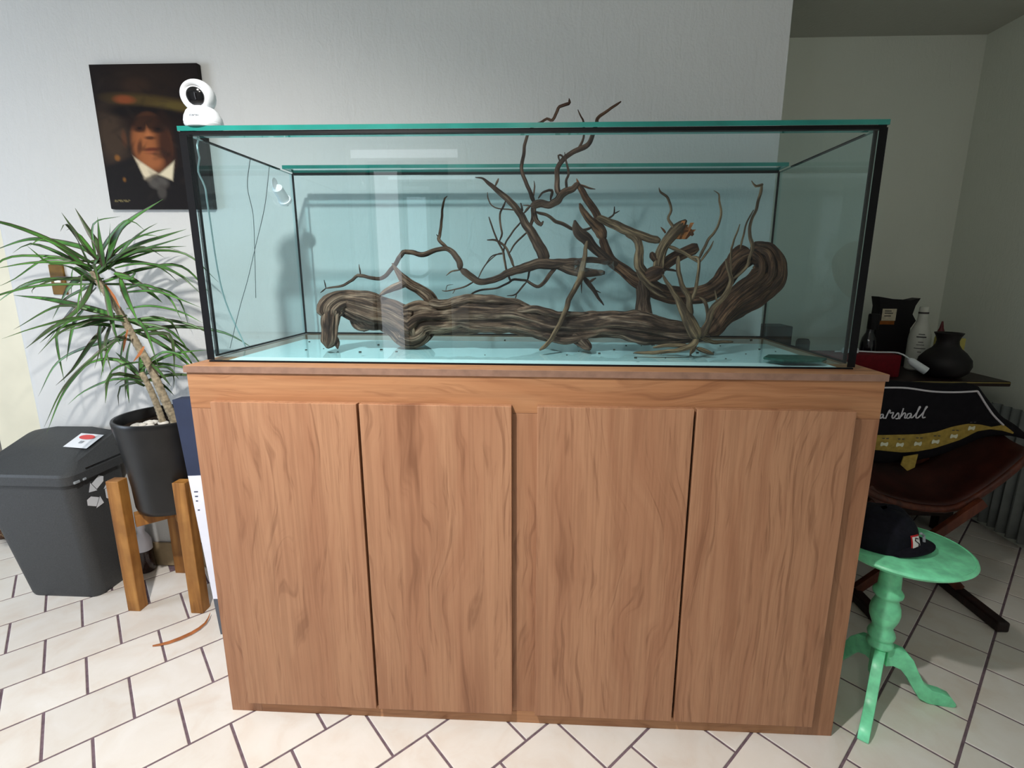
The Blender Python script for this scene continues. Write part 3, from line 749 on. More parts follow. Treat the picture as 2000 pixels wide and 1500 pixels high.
tile0 = tile_bm(None)
tile_me = None
cells = []
for n in range(-22, 24):
    for k in range(-28, 28):
        u0 = (.111 - .0027 * n if n % 2 == 0 else .0235 - .0027 * n) + PU * (k + .5)
        v0 = .6445 + PV * (n + .5)
        p = U * u0 + V_ * v0
        if not (XO < p.x < XR + .1 and YB - .1 < p.y < YA + 1.0):
            continue
        if YW + .03 < p.y < YW + .16 and XL < p.x < XC:
            continue
        cells.append(p)
cam_p = Vector((0.06085, -1.14819, 0))


def vis_rank(p):
    inx = -2.7 < p.x < 2.25 and -.42 < p.y < 1.65
    if not inx or (-.70 < p.x < .72 and .03 < p.y < .6) or (p.y > .62 and -1.8 < p.x < .9):
        return 1e6 + (p - cam_p).length
    return (p - cam_p).length


cells.sort(key=vis_rank)
rest = MB()
for i, p in enumerate(cells):
    if i < 290 and vis_rank(p) < 1e6:
        if tile_me is None:
            o = tile0.build('tile', M['tile'])
            tile_me = o.data
        else:
            o = bpy.data.objects.new('tile', tile_me)
            COL.objects.link(o)
        o.location = p
        o.parent = fl
    else:
        b = len(rest.v)
        rest.v += [tuple(Vector(q) + p) for q in tile0.v]
        rest.f += [[b + j for j in f] for f in tile0.f]
        rest.mi += tile0.mi
o = rest.build('tile_field', M['tile'], fl)
o['kind'] = 'stuff'

bb = struct(MB().box(XL + .02, XC - .01, YW - .006, YW, .0, .098).build('baseboard_back', M['grout']))
x = XL + .03
while x < XC - .05:
    MB().box(x, min(x + .176, XC - .01), YW - .013, YW - .004, .002, .1).build('tile', M['base'], bb, bevel=.002)
    x += .18

# ------------------------------------------------------------------ cabinet
HC = .939
SL, SR = -.776, .796
cab = thing('aquarium_cabinet', 'long walnut laminate cabinet with four plain doors carrying the glass tank', 'cabinet', (0.01, .26, 0))
MB().box(SL, SR, -.054, .575, HC - .016, HC).build('worktop', [M['lam_x']], cab, bevel=.0012)
MB().box(SL, SR, -.0552, -.054, HC - .0155, HC - .0005).build('edge_band', M['edgeband'], cab)
MB().box(SL + .004, SR - .004, -.051, -.033, .838, HC - .016).build('fascia', M['lam_x'], cab, bevel=.0008)
MB().box(SL + .004, -.69, -.051, -.033, 0, .8375).build('stile', M['lam_z'], cab, bevel=.0008)
MB().box(-.045, .06, -.051, -.033, .0355, .8375).build('stile', M['lam_z'], cab, bevel=.0008)
MB().box(.70, SR - .004, -.051, -.033, 0, .8375).build('stile', M['lam_z'], cab, bevel=.0008)
MB().box(-.69, .70, -.051, -.033, 0, .035).build('bottom_rail', M['lam_x'], cab, bevel=.0008)
MB().box(SL + .004, SL + .02, -.033, .57, 0, HC - .016).build('side_panel', M['lam_z'], cab)
MB().box(SR - .02, SR - .004, -.033, .57, 0, HC - .016).build('side_panel', M['lam_z'], cab)
MB().box(SL + .02, SR - .02, .555, .57, .02, HC - .016).build('back_panel', M['lam_z'], cab)
for x0, x1 in ((-.711, -.3715), (-.3655, -.0195), (.038, .3825), (.3885, .729)):
    MB().box(x0, x1, -.071, -.053, .044, .859).build('door', M['lam_z'], cab, bevel=.0012)

# ------------------------------------------------------------------ aquarium
W2, D, TT = .75, .478, 1.4465
G = .010
tank = thing('aquarium', 'empty rimless glass aquarium with black silicone seams standing on the walnut cabinet', 'aquarium', (0, .24, HC))


def pane(name, x0, x1, y0, y1, z0, z1, edges):
    """glass box; faces listed in edges get the green polished-edge material"""
    m = MB()
    m.box(x0, x1, y0, y1, z0, z1)
    m.mi = [1 if q in edges else 0 for q in ('b', 't', 'f', 'r', 'k', 'l')]
    return m.build(name, [M['glass'], M['glass_edge']], tank)


Z0 = HC + .002
pane('bottom_pane', -W2 + .002, W2 - .002, .002, D - .002, Z0, Z0 + .010, '')
mat_ = MB().box(-.712, .722, .008, .395, HC, HC + .0018).build('foam_mat', M['foam_mat'])
tag(mat_, 'thin white foam mat lying between the tank and the cabinet top', 'mat')
pane('front_pane', -W2, W2, 0, G, Z0 + .011, TT, 't')
pane('back_pane', -W2, W2, D - G, D, Z0 + .011, TT, 't')
pane('side_pane', -W2, -W2 + G, G + .001, D - G - .001, Z0 + .011, TT, 't')
pane('side_pane', W2 - G, W2, G + .001, D - G - .001, Z0 + .011, TT, 't')
pane('brace', -W2 - .004, W2 + .004, -.004, .057, TT + .0045, TT + .0145, 'flrk')
pane('brace', -W2 + .012, W2 - .012, .405, D - .004, TT + .0035, TT + .0135, 'flrk')
for s in (-1, 1):
    MB().box(s * W2 - .0085 + s * -.0055, s * W2 + .0085 + s * -.0055, -.0012, .0, Z0 + .003, TT).build('corner_seam', M['silicone'], tank)
    MB().box(min(s * (W2 - G), s * (W2 - G - .006)), max(s * (W2 - G), s * (W2 - G - .006)), G, G + .006, Z0 + .011, TT).build('corner_seam', M['silicone'], tank)
    MB().box(min(s * (W2 - G), s * (W2 - G - .0045)), max(s * (W2 - G), s * (W2 - G - .0045)), D - G - .0045, D - G, Z0 + .011, TT).build('corner_seam', M['silicone'], tank)
    MB().box(min(s * (W2 - .001), s * (W2 - G)), max(s * (W2 - .001), s * (W2 - G)), .06, D - .08, TT, TT + .0025).build('rim_seam', M['silicone'], tank)
    MB().box(min(s * (W2 - G), s * (W2 - G - .004)), max(s * (W2 - G), s * (W2 - G - .004)), G, D - G, Z0 + .0102, Z0 + .014).build('floor_seam', M['silicone'], tank)
MB().box(-W2, W2, -.0014, .012, TT - .003, TT + .0045).build('rim_seam', M['silicone'], tank)
MB().box(-W2 + .012, W2 - .012, D - G - .002, D - .001, TT - .003, TT + .0035).build('rim_seam', M['silicone'], tank)
MB().box(-W2 + G, W2 - G, D - G - .006, D - G, Z0 + .0102, Z0 + .0145).build('floor_seam', M['silicone'], tank)
MB().box(-W2, W2, -.0008, .006, HC, Z0 + .0015).build('floor_seam', M['silicone'], tank)
TF = Z0 + .010        # tank floor level

# ------------------------------------------------------------------ driftwood
NZ = noise.noise


def limb(name, pts, mat, parent, kind, seed):
    """a gnarled, tapering, grooved length of wood along pts [(x,y,z,r)]"""
    rmax = max(p[3] for p in pts)
    rm = sum(p[3] for p in pts) / len(pts)
    big = rm > .012
    mid = rm > .005
    step = .0055 if big else (.005 if mid else .006)
    R = catmull(pts, step)
    n = 64 if big else (20 if mid else 8)
    rng = random.Random(seed)
    ph = [rng.uniform(0, 6.28) for _ in range(8)]
    tw = rng.uniform(-6, 6)
    off = Vector((rng.uniform(0, 50), rng.uniform(0, 50), rng.uniform(0, 50)))
    amp = {'trunk': .15, 'loop': .13}.get(kind, .10 if mid else .05)
    V, Gr, F = [], [], []
    up = None
    s = 0.0
    N = len(R)
    for i, q in enumerate(R):
        p = Vector(q[:3])
        a, b = R[max(i - 1, 0)], R[min(i + 1, N - 1)]
        t = Vector(b[:3] - a[:3]).normalized()
        if i:
            s += (p - Vector(R[i - 1][:3])).length
        if up is None:
            up = t.orthogonal().normalized()
        up = up - t * up.dot(t)
        up = up.normalized() if up.length > 1e-6 else t.orthogonal().normalized()
        w = t.cross(up)
        r = max(q[3], .0006)
        if not big:                 # fine twigs wander a little
            j = Vector((NZ(off + p * 45), NZ(off + p * 45 + Vector((9, 0, 0))), NZ(off + p * 45 + Vector((0, 9, 0)))))
            p = p + j * min(r * .7, .0022)
        end = min(i, N - 1 - i)
        cap = 1.0 if end > 1 else (0.82 if end == 1 else 0.55)
        for k in range(n):
            th = 2 * math.pi * k / n
            d = up * math.cos(th) + w * math.sin(th)
            g = amp * (math.sin(2 * th + ph[0] + tw * s) * .40 + math.sin(3 * th + ph[1] - tw * s * 1.5) * .30 + .6 * NZ(off + p * 14 + d * .5))
            if mid:                 # lengthwise ridges, cracks and flutes that follow the grain
                c1, c2 = math.cos(th + tw * s * .12), math.sin(th + tw * s * .12)
                n1 = abs(NZ(off + Vector((c1 * 1.5, c2 * 1.5, s * 5.0))))
                n2 = abs(NZ(off + Vector((c1 * 3.4 + 7, c2 * 3.4, s * 9.0))))
                n3 = NZ(off + Vector((c1 * 8.0, c2 * 8.0, s * 16.0)))
                k1 = 1.0 if big else .5
                g += k1 * (.30 * (min(n1 * 3.0, 1) - .62) + .10 * (min(n2 * 3.2, 1) - .62) + .07 * n3)
                g += k1 * .07 * NZ(off + p * 42)
            rr = r * cap * (1 + g)
            V.append(tuple(p + d * rr))
            Gr += [math.cos(th) * rm * 1.3 + off.x, math.sin(th) * rm * 1.3 + off.y, s]
    for i in range(N - 1):
        for k in range(n):
            j = (k + 1) % n
            F.append((i * n + k, i * n + j, (i + 1) * n + j, (i + 1) * n + k))
    F.append(tuple(range(n))[::-1])
    F.append(tuple((N - 1) * n + k for k in range(n)))
    me = bpy.data.meshes.new(name)
    me.from_pydata(V, [], F)
    at = me.attributes.new('grain', 'FLOAT_VECTOR', 'POINT')
    at.data.foreach_set('vector', Gr)
    me.materials.append(mat)
    for p in me.polygons:
        p.use_smooth = True
    o = bpy.data.objects.new(name, me)
    COL.objects.link(o)
    o.parent = parent
    o.matrix_parent_inverse = Matrix.Translation(-world_loc(parent))
    return o


dw = {
    'log': thing('driftwood_log', 'long grey brown driftwood log lying along the tank floor with a hooked left end', 'driftwood', (0, .2, TF)),
    'root': thing('driftwood_root', 'thick red brown driftwood root curling round in a loop at the right of the tank', 'driftwood', (.45, .24, TF)),
    'canopy': thing('driftwood_branch', 'dark many-twigged driftwood branch reaching up and out above the tank rim', 'driftwood', (.1, .22, TF)),
    'spider': thing('driftwood_stump', 'small pale tan driftwood stump with spidery upright stems in front of the loop', 'driftwood', (.42, .12, TF)),
}
LAB = {'upright': 'column', 'pale_branch': 'branch', 'pale_stump': 'stump', 'cut_stump': 'stump', 'crown_limb': 'limb', 'upper_arm': 'arm', 'hooked_end': 'hook'}
for i, (t, kind, pts) in enumerate(WOOD):
    mat = {'log': M['wood_log'], 'root': M['wood_root'], 'canopy': M['wood_canopy'], 'spider': M['wood_pale']}[t]
    if kind in ('pale_branch', 'pale_stump', 'upright') or (t == 'root' and kind in ('branch', 'splinter')):
        mat = M['wood_pale']
    if kind == 'prop':
        mat = M['wood_pale']
    if t == 'log' and kind == 'upright':
        mat = M['wood_log']
    if t == 'root' and kind == 'tip' and i % 2 == 0:
        mat = M['wood_orange']
    pts = [(x, y, max(z, TF + r * .92), r) for x, y, z, r in pts]
    limb(LAB.get(kind, kind), pts, mat, dw[t], kind, i * 7 + 3)
# broken raw end of the pale stump: a few splintered shards
for k, (dx, dy, h) in enumerate(((-.012, .002, .020), (-.004, -.004, .034), (.004, .003, .026), (.011, -.003, .030), (.017, .002, .014))):
    q0 = Vector((.390 + dx, .2 + dy, 1.236))
    q1 = q0 + Vector((.014 + dx * .5, dy, .010 + h))
    w = .0042
    MB().prism([q0 + Vector((-w, 0, 0)), q0 + Vector((w, -w, 0)), q0 + Vector((w * .6, w, 0))], q1 - q0).build('shard', M['wood_orange2'], dw['root'])
# cling film wound round the branch hub
rng = random.Random(5)
for (ax, az), (bx, bz), w in (((.112, 1.193), (.224, 1.194), .034), ((.126, 1.167), (.23, 1.162), .030)):
    m = MB()
    n = 12
    for i in range(n + 1):
        for k in range(5):
            f = i / n
            q = Vector((ax + (bx - ax) * f, .20 + rng.uniform(-.006, .004) + .012 * abs(k - 2) / 2, az + (bz - az) * f + (k - 2) / 2 * w * .5 * (1 + .4 * math.sin(f * 9)) + rng.uniform(-.003, .003)))
            m.v.append(tuple(q))
    for i in range(n):
        for k in range(4):
            m.f.append([i * 5 + k, i * 5 + k + 1, (i + 1) * 5 + k + 1, (i + 1) * 5 + k])
            m.mi.append(0)
    o = m.build('cling_film', M['film'], dw['canopy'])
    o['label'] = 'crumpled clear film wound round the branch fork'

# ------------------------------------------------------------------ small things in and on the tank
pad = MB().prism([(.570, .050, TF + .0005), (.602, .014, TF + .0005), (.690, .018, TF + .0005), (.716, .047, TF + .0005), (.672, .087, TF + .0005), (.598, .090, TF + .0005)], (0, 0, .006)).build('foam_pad', M['green_foam'], bevel=.0015)
tag(pad, 'flat dark green foam offcut lying on the tank floor at its right front', 'foam pad')
rng = random.Random(11)
cr = MB()
for k in range(46):
    x, y, s = rng.uniform(-.66, .68), rng.uniform(.03, .40), rng.uniform(.0012, .0032)
    if rng.random() < .6:
        x = rng.gauss(.33, .14)
    cr.box(x - s, x + s, y - s * .7, y + s * .7, TF, TF + s)
o = cr.build('bark_crumbs', M['crumb'])
tag(o, 'tiny dark bark crumbs scattered over the tank floor', 'debris')
o['kind'] = 'stuff'

clip = thing('suction_clip', 'small white plastic suction clip stuck inside the left glass pane', 'clip', (-.738, .385, 1.372))
A = Vector((0, .09, -.075)).normalized()
base = Vector((-.732, .355, 1.388))
end = base + Vector((0, .036, -.027))
MB().tube([base, end], [.015, .015], 14).build('clip_body', M['white_plastic'], clip, smooth=True)
MB().tube([end, end + (end - base) * .18], [.019, .019], 14).build('clip_collar', M['white_plastic'], clip, smooth=True)
MB().tube([end + (end - base) * .18, end + (end - base) * .42 + Vector((0, -.006, -.006))], [.007, .006], 10).build('clip_hook', M['white_plastic'], clip, smooth=True)
MB().lathe([(.001, 0), (.013, .001), (.016, .004)], (0, 0), 16).build('suction_cup', M['white_plastic'], clip).matrix_parent_inverse = Matrix.Translation(-world_loc(clip)) @ Matrix.Translation((-.74, .352, 1.400)) @ Matrix.Rotation(math.pi / 2, 4, 'Y')
for lab, pts in (('longer dark thread hanging down the left pane from the clip', [(-.738, .335, 1.445), (-.738, .29, 1.33), (-.737, .223, 1.219), (-.737, .17, 1.13), (-.738, .124, 1.06), (-.737, .063, .962)]),
                 ('thin dark thread hanging nearest the front of the left pane', [(-.738, .241, 1.444), (-.738, .215, 1.37), (-.737, .226, 1.299), (-.737, .215, 1.20), (-.738, .20, 1.08)])):
    o = MB().tube([tuple(q[:3]) for q in catmull([p + (0,) for p in pts], .012)], .0008, 5).build('thread', M['string'])
    tag(o, lab, 'thread')

wc = thing('security_camera', 'round white indoor security camera perched on the left front corner of the tank', 'camera', (-.700, .022, TT + .015))
cx, cy, cz = -.709, .022, TT + .0150
MB().lathe([(.034, 0), (.0375, .004), (.0385, .008), (.0375, .0085), (.0388, .012), (.037, .022), (.032, .033), (.024, .041), (.012, .045)], (cx, cy), 36).up(cz).build('base', M['white_plastic'], wc, smooth=True)
hz = cz + .064
hc = Vector((cx - .003, cy - .004, hz))
ax = Vector((.16, -.95, -.20)).normalized()
rot = ax.to_track_quat('Z', 'Y').to_matrix().to_4x4()
rot.translation = hc
hd = MB()
prof = [(.034 * math.cos(a), .034 * math.sin(a)) for a in np.linspace(-math.pi / 2 + .02, .62, 16)] + [(.0265, .0205), (.0245, .0195), (.022, .015), (.0185, .0135)]
hd.lathe(prof, (0, 0), 36)
o = hd.build('head', M['white_plastic'], wc, smooth=True, angle=50)
o.matrix_parent_inverse = Matrix.Translation(-world_loc(wc)) @ rot
o = MB().lathe([(.0185, .0132), (.018, .0160), (.013, .0185), (.006, .0197), (.001, .02)], (0, 0), 28).build('lens', M['black_gloss'], wc, smooth=True)
o.matrix_parent_inverse = Matrix.Translation(-world_loc(wc)) @ rot
text_mesh('lettering', 'steren', .0085, M['grey_print'], wc, Matrix.Translation((cx + .005, cy - .0382, cz + .0185)) @ Matrix.Rotation(math.radians(72), 4, 'X'))
o = MB().tube([tuple(q[:3]) for q in catmull([(-.715, .058, TT + .014, 0), (-.745, .066, TT + .018, 0), (-.7575, .062, TT - .01, 0), (-.7545, .060, 1.41, 0), (-.7545, .050, 1.377, 0), (-.7545, .067, 1.346, 0), (-.7545, .070, 1.292, 0), (-.757, .09, 1.1, 0), (-.757, .16, .95, 0)], .01)], .0019, 8).build('power_cable', M['cable'])
tag(o, 'thin pale cable hanging from the security camera down the outside of the tank', 'cable')

# ------------------------------------------------------------------ painting
PX0, PX1, PZ0, PZ1 = -1.438, -1.077, 1.357, 1.8045


def soft(d, w):
    return np.clip(.5 - d / w, 0, 1)


def paint(nu, nv):
    u, v = np.meshgrid(np.linspace(0, 1, nu), np.linspace(0, 1, nv))
    rg = np.random.RandomState(4)
    x, y = u * .806, v                                # true proportions
    col = np.zeros((nv, nu, 3))
    S = lambda *c: np.array(lin(*c)[:3])

    def lay(mask, c, a=1.0):
        col[:] = col * (1 - (mask * a)[..., None]) + S(*c) * (mask * a)[..., None]

    def ell(cx, cy, rx, ry, w=.25, rot=0.0):
        c, s = math.cos(rot), math.sin(rot)
        dx, dy = x - cx, y - cy
        a, b = dx * c + dy * s, -dx * s + dy * c
        return soft(np.sqrt((a / rx) ** 2 + (b / ry) ** 2) - 1, w)

    def tri(P, w=.015):
        d = np.full_like(x, -9.0)
        n = len(P)
        ar = sum(P[i][0] * P[(i + 1) % n][1] - P[(i + 1) % n][0] * P[i][1] for i in range(n))
        for i in range(n):
            (x0, y0), (x1, y1) = P[i], P[(i + 1) % n]
            L = math.hypot(x1 - x0, y1 - y0)
            d = np.maximum(d, ((x - x0) * (y1 - y0) - (y - y0) * (x1 - x0)) / L * (1 if ar > 0 else -1))
        return soft(d, w)

    lay(np.ones_like(x), (24, 18, 17))
    lay(ell(.10, .48, .12, .20, .9), (62, 48, 36), .9)             # brown haze behind the shoulder
    lay(ell(.40, .12, .30, .13, .8), (34, 24, 19), .9)             # crown of the hat
    lay(ell(.33, .14, .10, .05, .8), (52, 36, 26), .6)
    lay(ell(.45, .262, .34, .050, .7, .12), (70, 56, 28), .95)     # lit brim
    lay(ell(.23, .235, .075, .028, .8, .05), (122, 62, 34), .9)
    lay(ell(.62, .285, .15, .03, .9, .10), (84, 72, 34), .7)
    lay(ell(.40, .335, .32, .055, .5, .10), (18, 12, 11))          # shade under the brim
    lay(ell(.395, .535, .150, .205, .2, -.08), (112, 66, 38))      # face
    lay(ell(.34, .545, .085, .15, .9), (150, 90, 52), .85)
    lay(ell(.50, .56, .06, .19, .9), (54, 30, 20), .95)            # shaded cheek
    lay(ell(.39, .39, .20, .060, .7), (30, 18, 13), .9)           # brow shade
    lay(ell(.315, .437, .045, .020, .8), (44, 24, 16), .9)          # eye sockets
    lay(ell(.455, .442, .045, .022, .8), (34, 19, 14), .95)
    lay(ell(.315, .430, .016, .007, .8), (18, 10, 8))
    lay(ell(.455, .436, .016, .007, .8), (14, 9, 8))
    lay(tri([(.372, .435), (.405, .49), (.345, .505)], .035), (172, 106, 66), .85)   # nose
    lay(ell(.385, .497, .040, .012, .9), (52, 28, 18), .9)
    lay(ell(.295, .56, .018, .05, .9, .3), (60, 34, 22), .8)       # cheek fold
    lay(ell(.385, .578, .062, .014, .8, -.05), (78, 34, 24), .9)   # mouth
    lay(ell(.385, .600, .045, .012, .9), (154, 86, 56), .7)
    lay(ell(.39, .66, .07, .045, .8), (150, 90, 54), .8)           # chin
    lay(ell(.185, .50, .02, .055, .8), (90, 54, 34), .6)           # ear
    lay(tri([(.0, .70), (.22, .63), (.40, .80), (.46, 1.01), (.0, 1.01)], .03), (22, 18, 17))
    lay(tri([(.78, .68), (.58, .70), (.44, .80), (.42, 1.01), (.82, 1.01)], .03), (20, 16, 16))
    lay(tri([(.245, .635), (.405, .745), (.30, .785)], .02), (206, 192, 164))  # collar
    lay(tri([(.545, .665), (.415, .755), (.515, .795)], .02), (208, 196, 168))
    lay(tri([(.30, .785), (.405, .75), (.38, .84)], .03), (120, 110, 96), .8)
    lay(ell(.405, .815, .075, .045, .5), (76, 72, 68))             # bow tie
    lay(ell(.42, .875, .035, .055, .6), (66, 62, 58), .9)
    lay(ell(.11, .635, .02, .02, .9), (130, 84, 36), .8)
    lay(ell(.14, .79, .012, .015, .9), (120, 80, 34), .8)
    for k in range(60):                                            # loose brush strokes
        cx_, cy_ = rg.uniform(0, .8), rg.uniform(0, 1)
        lay(ell(cx_, cy_, rg.uniform(.02, .06), rg.uniform(.006, .02), .9, rg.uniform(-1, 1)), tuple(rg.uniform(12, 44) * np.array([1, .8, .68])), .28)
    for k in range(9):                                             # signature
        lay(ell(.045 + k * .0135, .942 + .004 * math.sin(k * 2.1), .006, .005 + .004 * (k % 3 == 0), .8, .6), (128, 116, 76), .8)
    return col


pnt = thing('portrait_painting', 'unframed dark oil portrait of a man in a wide hat hung on the wall', 'painting', ((PX0 + PX1) / 2, YW - .011, PZ0))
MB().box(PX0, PX1, YW - .020, YW - .001, PZ0, PZ1).build('stretcher', plain('dark_canvas_edge', (26, 20, 19), .7, .2), pnt, bevel=.002)
nu, nv = 108, 132
colr = paint(nu, nv)
m = MB()
for j in range(nv):
    for i in range(nu):
        m.v.append((PX0 + .001 + (PX1 - PX0 - .002) * i / (nu - 1), YW - .0205, PZ1 - .001 - (PZ1 - PZ0 - .002) * j / (nv - 1)))
for j in range(nv - 1):
    for i in range(nu - 1):
        m.f.append([j * nu + i, j * nu + i + 1, (j + 1) * nu + i + 1, (j + 1) * nu + i])
        m.mi.append(0)
t = NT('oil_paint')
ca = t.n('ShaderNodeAttribute', attribute_name='paint')
t.pbr(ca.outputs['Color'], .6, .12, t.bump(t.noise(t.mapping(t.obj(), (1, 1, 1)), 240, 4), .25, .001))
o = m.build('canvas', t.m, pnt)
at = o.data.color_attributes.new('paint', 'FLOAT_COLOR', 'POINT')
buf = np.ones((nv * nu, 4), dtype=np.float32)
buf[:, :3] = colr.reshape(-1, 3)
at.data.foreach_set('color', buf.ravel())

sw = thing('light_switch', 'bronze switch plate with one cream rocker on the wall behind the plant', 'switch', (-1.685, YW - .004, 1.12))
MB().box(-1.716, -1.662, YW - .007, YW, 1.066, 1.172).build('plate', M['bronze'], sw, bevel=.003)
MB().box(-1.700, -1.676, YW - .011, YW - .006, 1.108, 1.128).build('rocker', M['cream'], sw, bevel=.002)

# ------------------------------------------------------------------ plant, its pot and its stand
PCX, PCY = -1.240, .440
pl = thing('potted_dragon_tree', 'tall dragon tree with narrow red-edged leaves in a black glazed pot', 'plant', (PCX, PCY, .345))
MB().lathe([(.100, .347), (.112, .352), (.118, .37), (.121, .44), (.128, .52), (.138, .60), (.146, .655), (.148, .668), (.146, .674), (.139, .674), (.134, .665), (.130, .625), (.127, .615)], (PCX, PCY), 56, cap=False).build('pot', M['pot'], pl, smooth=True, angle=60)
MB().lathe([(.100, .347), (.02, .347)], (PCX, PCY), 40).build('pot_base', M['pot'], pl)
MB().lathe([(.1345, .640), (.10, .644), (.05, .646), (.01, .647)], (PCX, PCY), 40, cap=False).build('soil', M['soil'], pl, smooth=True)
rng = random.Random(8)
peb = None
for k in range(30):
    a, r = rng.uniform(-2.6, 1.2), rng.uniform(.02, .115)
    p = Vector((PCX + .0 + r * math.cos(a), PCY + r * math.sin(a), .650))
    if peb is None:
        bm = bmesh.new()
        bmesh.ops.create_icosphere(bm, subdivisions=1, radius=.015)
        for v in bm.verts:
            v.co.z *= .6
            v.co += Vector((NZ(v.co * 90), NZ(v.co * 80), 0)) * .003
        peb = bpy.data.meshes.new('pebble')
        bm.to_mesh(peb)
        bm.free()
        peb.materials.append(M['pebble'])
        for f in peb.polygons:
            f.use_smooth = True
    o = bpy.data.objects.new('pebble', peb)
    COL.objects.link(o)
    o.location = p - Vector(pl.location)
    o.rotation_euler = (0, 0, rng.uniform(0, 6))
    s = rng.uniform(.7, 1.2)
    o.scale = (s, s, s)
    o.parent = pl


def cane(pts, r0, r1):
    R = catmull([p + (0,) for p in pts], .004)
    n = len(R)
    rr = [(r0 + (r1 - r0) * i / n) * (1.0 + .10 * ((i % 3) == 0)) for i in range(n)]
    return MB().tube([tuple(q[:3]) for q in R], rr, 10).build('stem', M['cane'], pl, smooth=True)


cane([(-1.176, .41, .625), (-1.205, .40, .75), (-1.232, .40, .84), (-1.262, .39, .93), (-1.288, .385, 1.01), (-1.318, .37, 1.09), (-1.338, .36, 1.15)], .0125, .009)
cane([(-1.222, .41, .625), (-1.236, .405, .72), (-1.252, .40, .79), (-1.268, .40, .825)], .010, .008)


def leaf(pts, w, dead=False):
    R = catmull([tuple(p) + (0,) for p in pts], .022)
    n = len(R)
    V, F, Ac = [], [], []
    for i, q in enumerate(R):
        p = Vector(q[:3])
        f = i / (n - 1)
        t = (Vector(R[min(i + 1, n - 1)][:3]) - Vector(R[max(i - 1, 0)][:3])).normalized()
        side = t.cross(Vector((0.25, -.85, .45)))
        side = side.normalized() if side.length > 1e-4 else Vector((1, 0, 0))
        nn = side.cross(t)
        h = w / 2 * min(1, .55 + f * 2.2) * max(.04, (1 - f ** 2.4)) if not dead else w / 2 * max(.1, math.sin(math.pi * (.15 + .8 * f)))
        V += [tuple(p - side * h), tuple(p - nn * h * .35), tuple(p + side * h)]
        Ac += [1, 0, 1]
    for i in range(n - 1):
        F += [(i * 3, i * 3 + 1, i * 3 + 4, i * 3 + 3), (i * 3 + 1, i * 3 + 2, i * 3 + 5, i * 3 + 4)]
    me = bpy.data.meshes.new('leaf')
    me.from_pydata(V, [], F)
    a = me.attributes.new('across', 'FLOAT', 'POINT')
    a.data.foreach_set('value', Ac)
    me.materials.append(M['dead_leaf' if dead else 'leaf'])
    for p in me.polygons:
        p.use_smooth = True
    o = bpy.data.objects.new('dead_leaf' if dead else 'leaf', me)
    COL.objects.link(o)
    return o


def own(o, parent):
    o.parent = parent
    o.matrix_parent_inverse = Matrix.Translation(-world_loc(parent))
    return o


for k, w, pts in LEAVES:
    own(leaf(pts, w, k == 1), pl)
rng = random.Random(21)
crowns = [((-1.338, .36, 1.14), 24, .34, -.1, .9), ((-1.275, .39, .98), 18, .34, -.7, .25), ((-1.262, .40, .825), 9, .22, -.5, .7)]
for c, n, L, e0, e1 in crowns:
    for k in range(n):
        az = rng.uniform(0, 2 * math.pi)
        el = rng.uniform(e0, e1)
        l = L * rng.uniform(.6, 1.05)
        d = Vector((math.cos(az) * math.cos(el), math.sin(az) * math.cos(el), math.sin(el)))
        p0 = Vector(c) + Vector((0, 0, rng.uniform(-.05, .04)))
        pts = [p0, p0 + d * l * .4, p0 + d * l * .75 + Vector((0, 0, -l * .10)), p0 + d * l + Vector((0, 0, -l * rng.uniform(.2, .5)))]
        pts = [(p.x, min(p.y, YW - .03), p.z) for p in pts]
        if pts[-1][0] > -.80 or (pts[-1][2] < .72 and pts[-1][0] > -1.1):
            continue
        own(leaf(pts, rng.uniform(.009, .015)), pl)

st = thing('plant_stand', 'square honey-stained wooden plant stand with four upright legs', 'plant stand', (PCX + .005, PCY, 0))
for sx in (-1, 1):
    for sy in (-1, 1):
        x, y = PCX - .004 + sx * .112, PCY + .009 + sy * .112
        MB().box(x - .0215, x + .0215, y - .0185, y + .0185, 0, .478).build('leg', M['stand'], st, bevel=.002)
x, y = PCX - .004, PCY + .009
MB().box(x - .091, x + .091, y - .129, y - .099, .302, .3445).build('rail', M['stand'], st, bevel=.002) if False else None
R45 = Matrix.Rotation(math.radians(45), 4, 'Z')
for k, zz in ((0, .3445), (1, .3440)):
    m = MB().box(-.128, .128, -.02, .02, zz - .042, zz) if k == 0 else MB().box(-.128, -.0205, -.02, .02, zz - .042, zz).box(.0205, .128, -.02, .02, zz - .042, zz)
    a = Matrix.Translation((x, y, 0)) @ Matrix.Rotation(math.radians(45 + 90 * k), 4, 'Z')
    m.v = [tuple(a @ Vector(p)) for p in m.v]
    m.build('cross_rail', M['stand'], st, bevel=.002)

fallen = leaf([(-1.163, .160, .004), (-1.121, .174, .006), (-1.077, .215, .008), (-1.062, .262, .010), (-1.074, .305, .016)], .010, True)
fallen.name = 'fallen_leaf'
tag(fallen, 'long curved dry orange leaf lying on the cream floor tiles', 'leaf')

bt = thing('spray_bottle', 'narrow bottle with pale shoulders and dark contents behind the plant stand', 'bottle', (-1.50, .555, 0))
MB().lathe([(.026, .001), (.029, .006), (.029, .085), (.028, .09)], (-1.50, .555), 24).build('contents', M['dark_liquid'], bt, smooth=True)
MB().lathe([(.0285, .091), (.028, .13), (.020, .15), (.012, .162), (.012, .175)], (-1.50, .555), 24).build('shoulder', M['carton_white'], bt, smooth=True)
MB().lathe([(.014, .1755), (.014, .20), (.009, .215)], (-1.50, .555), 20).build('bottle_cap', M['carton_white'], bt, smooth=True)

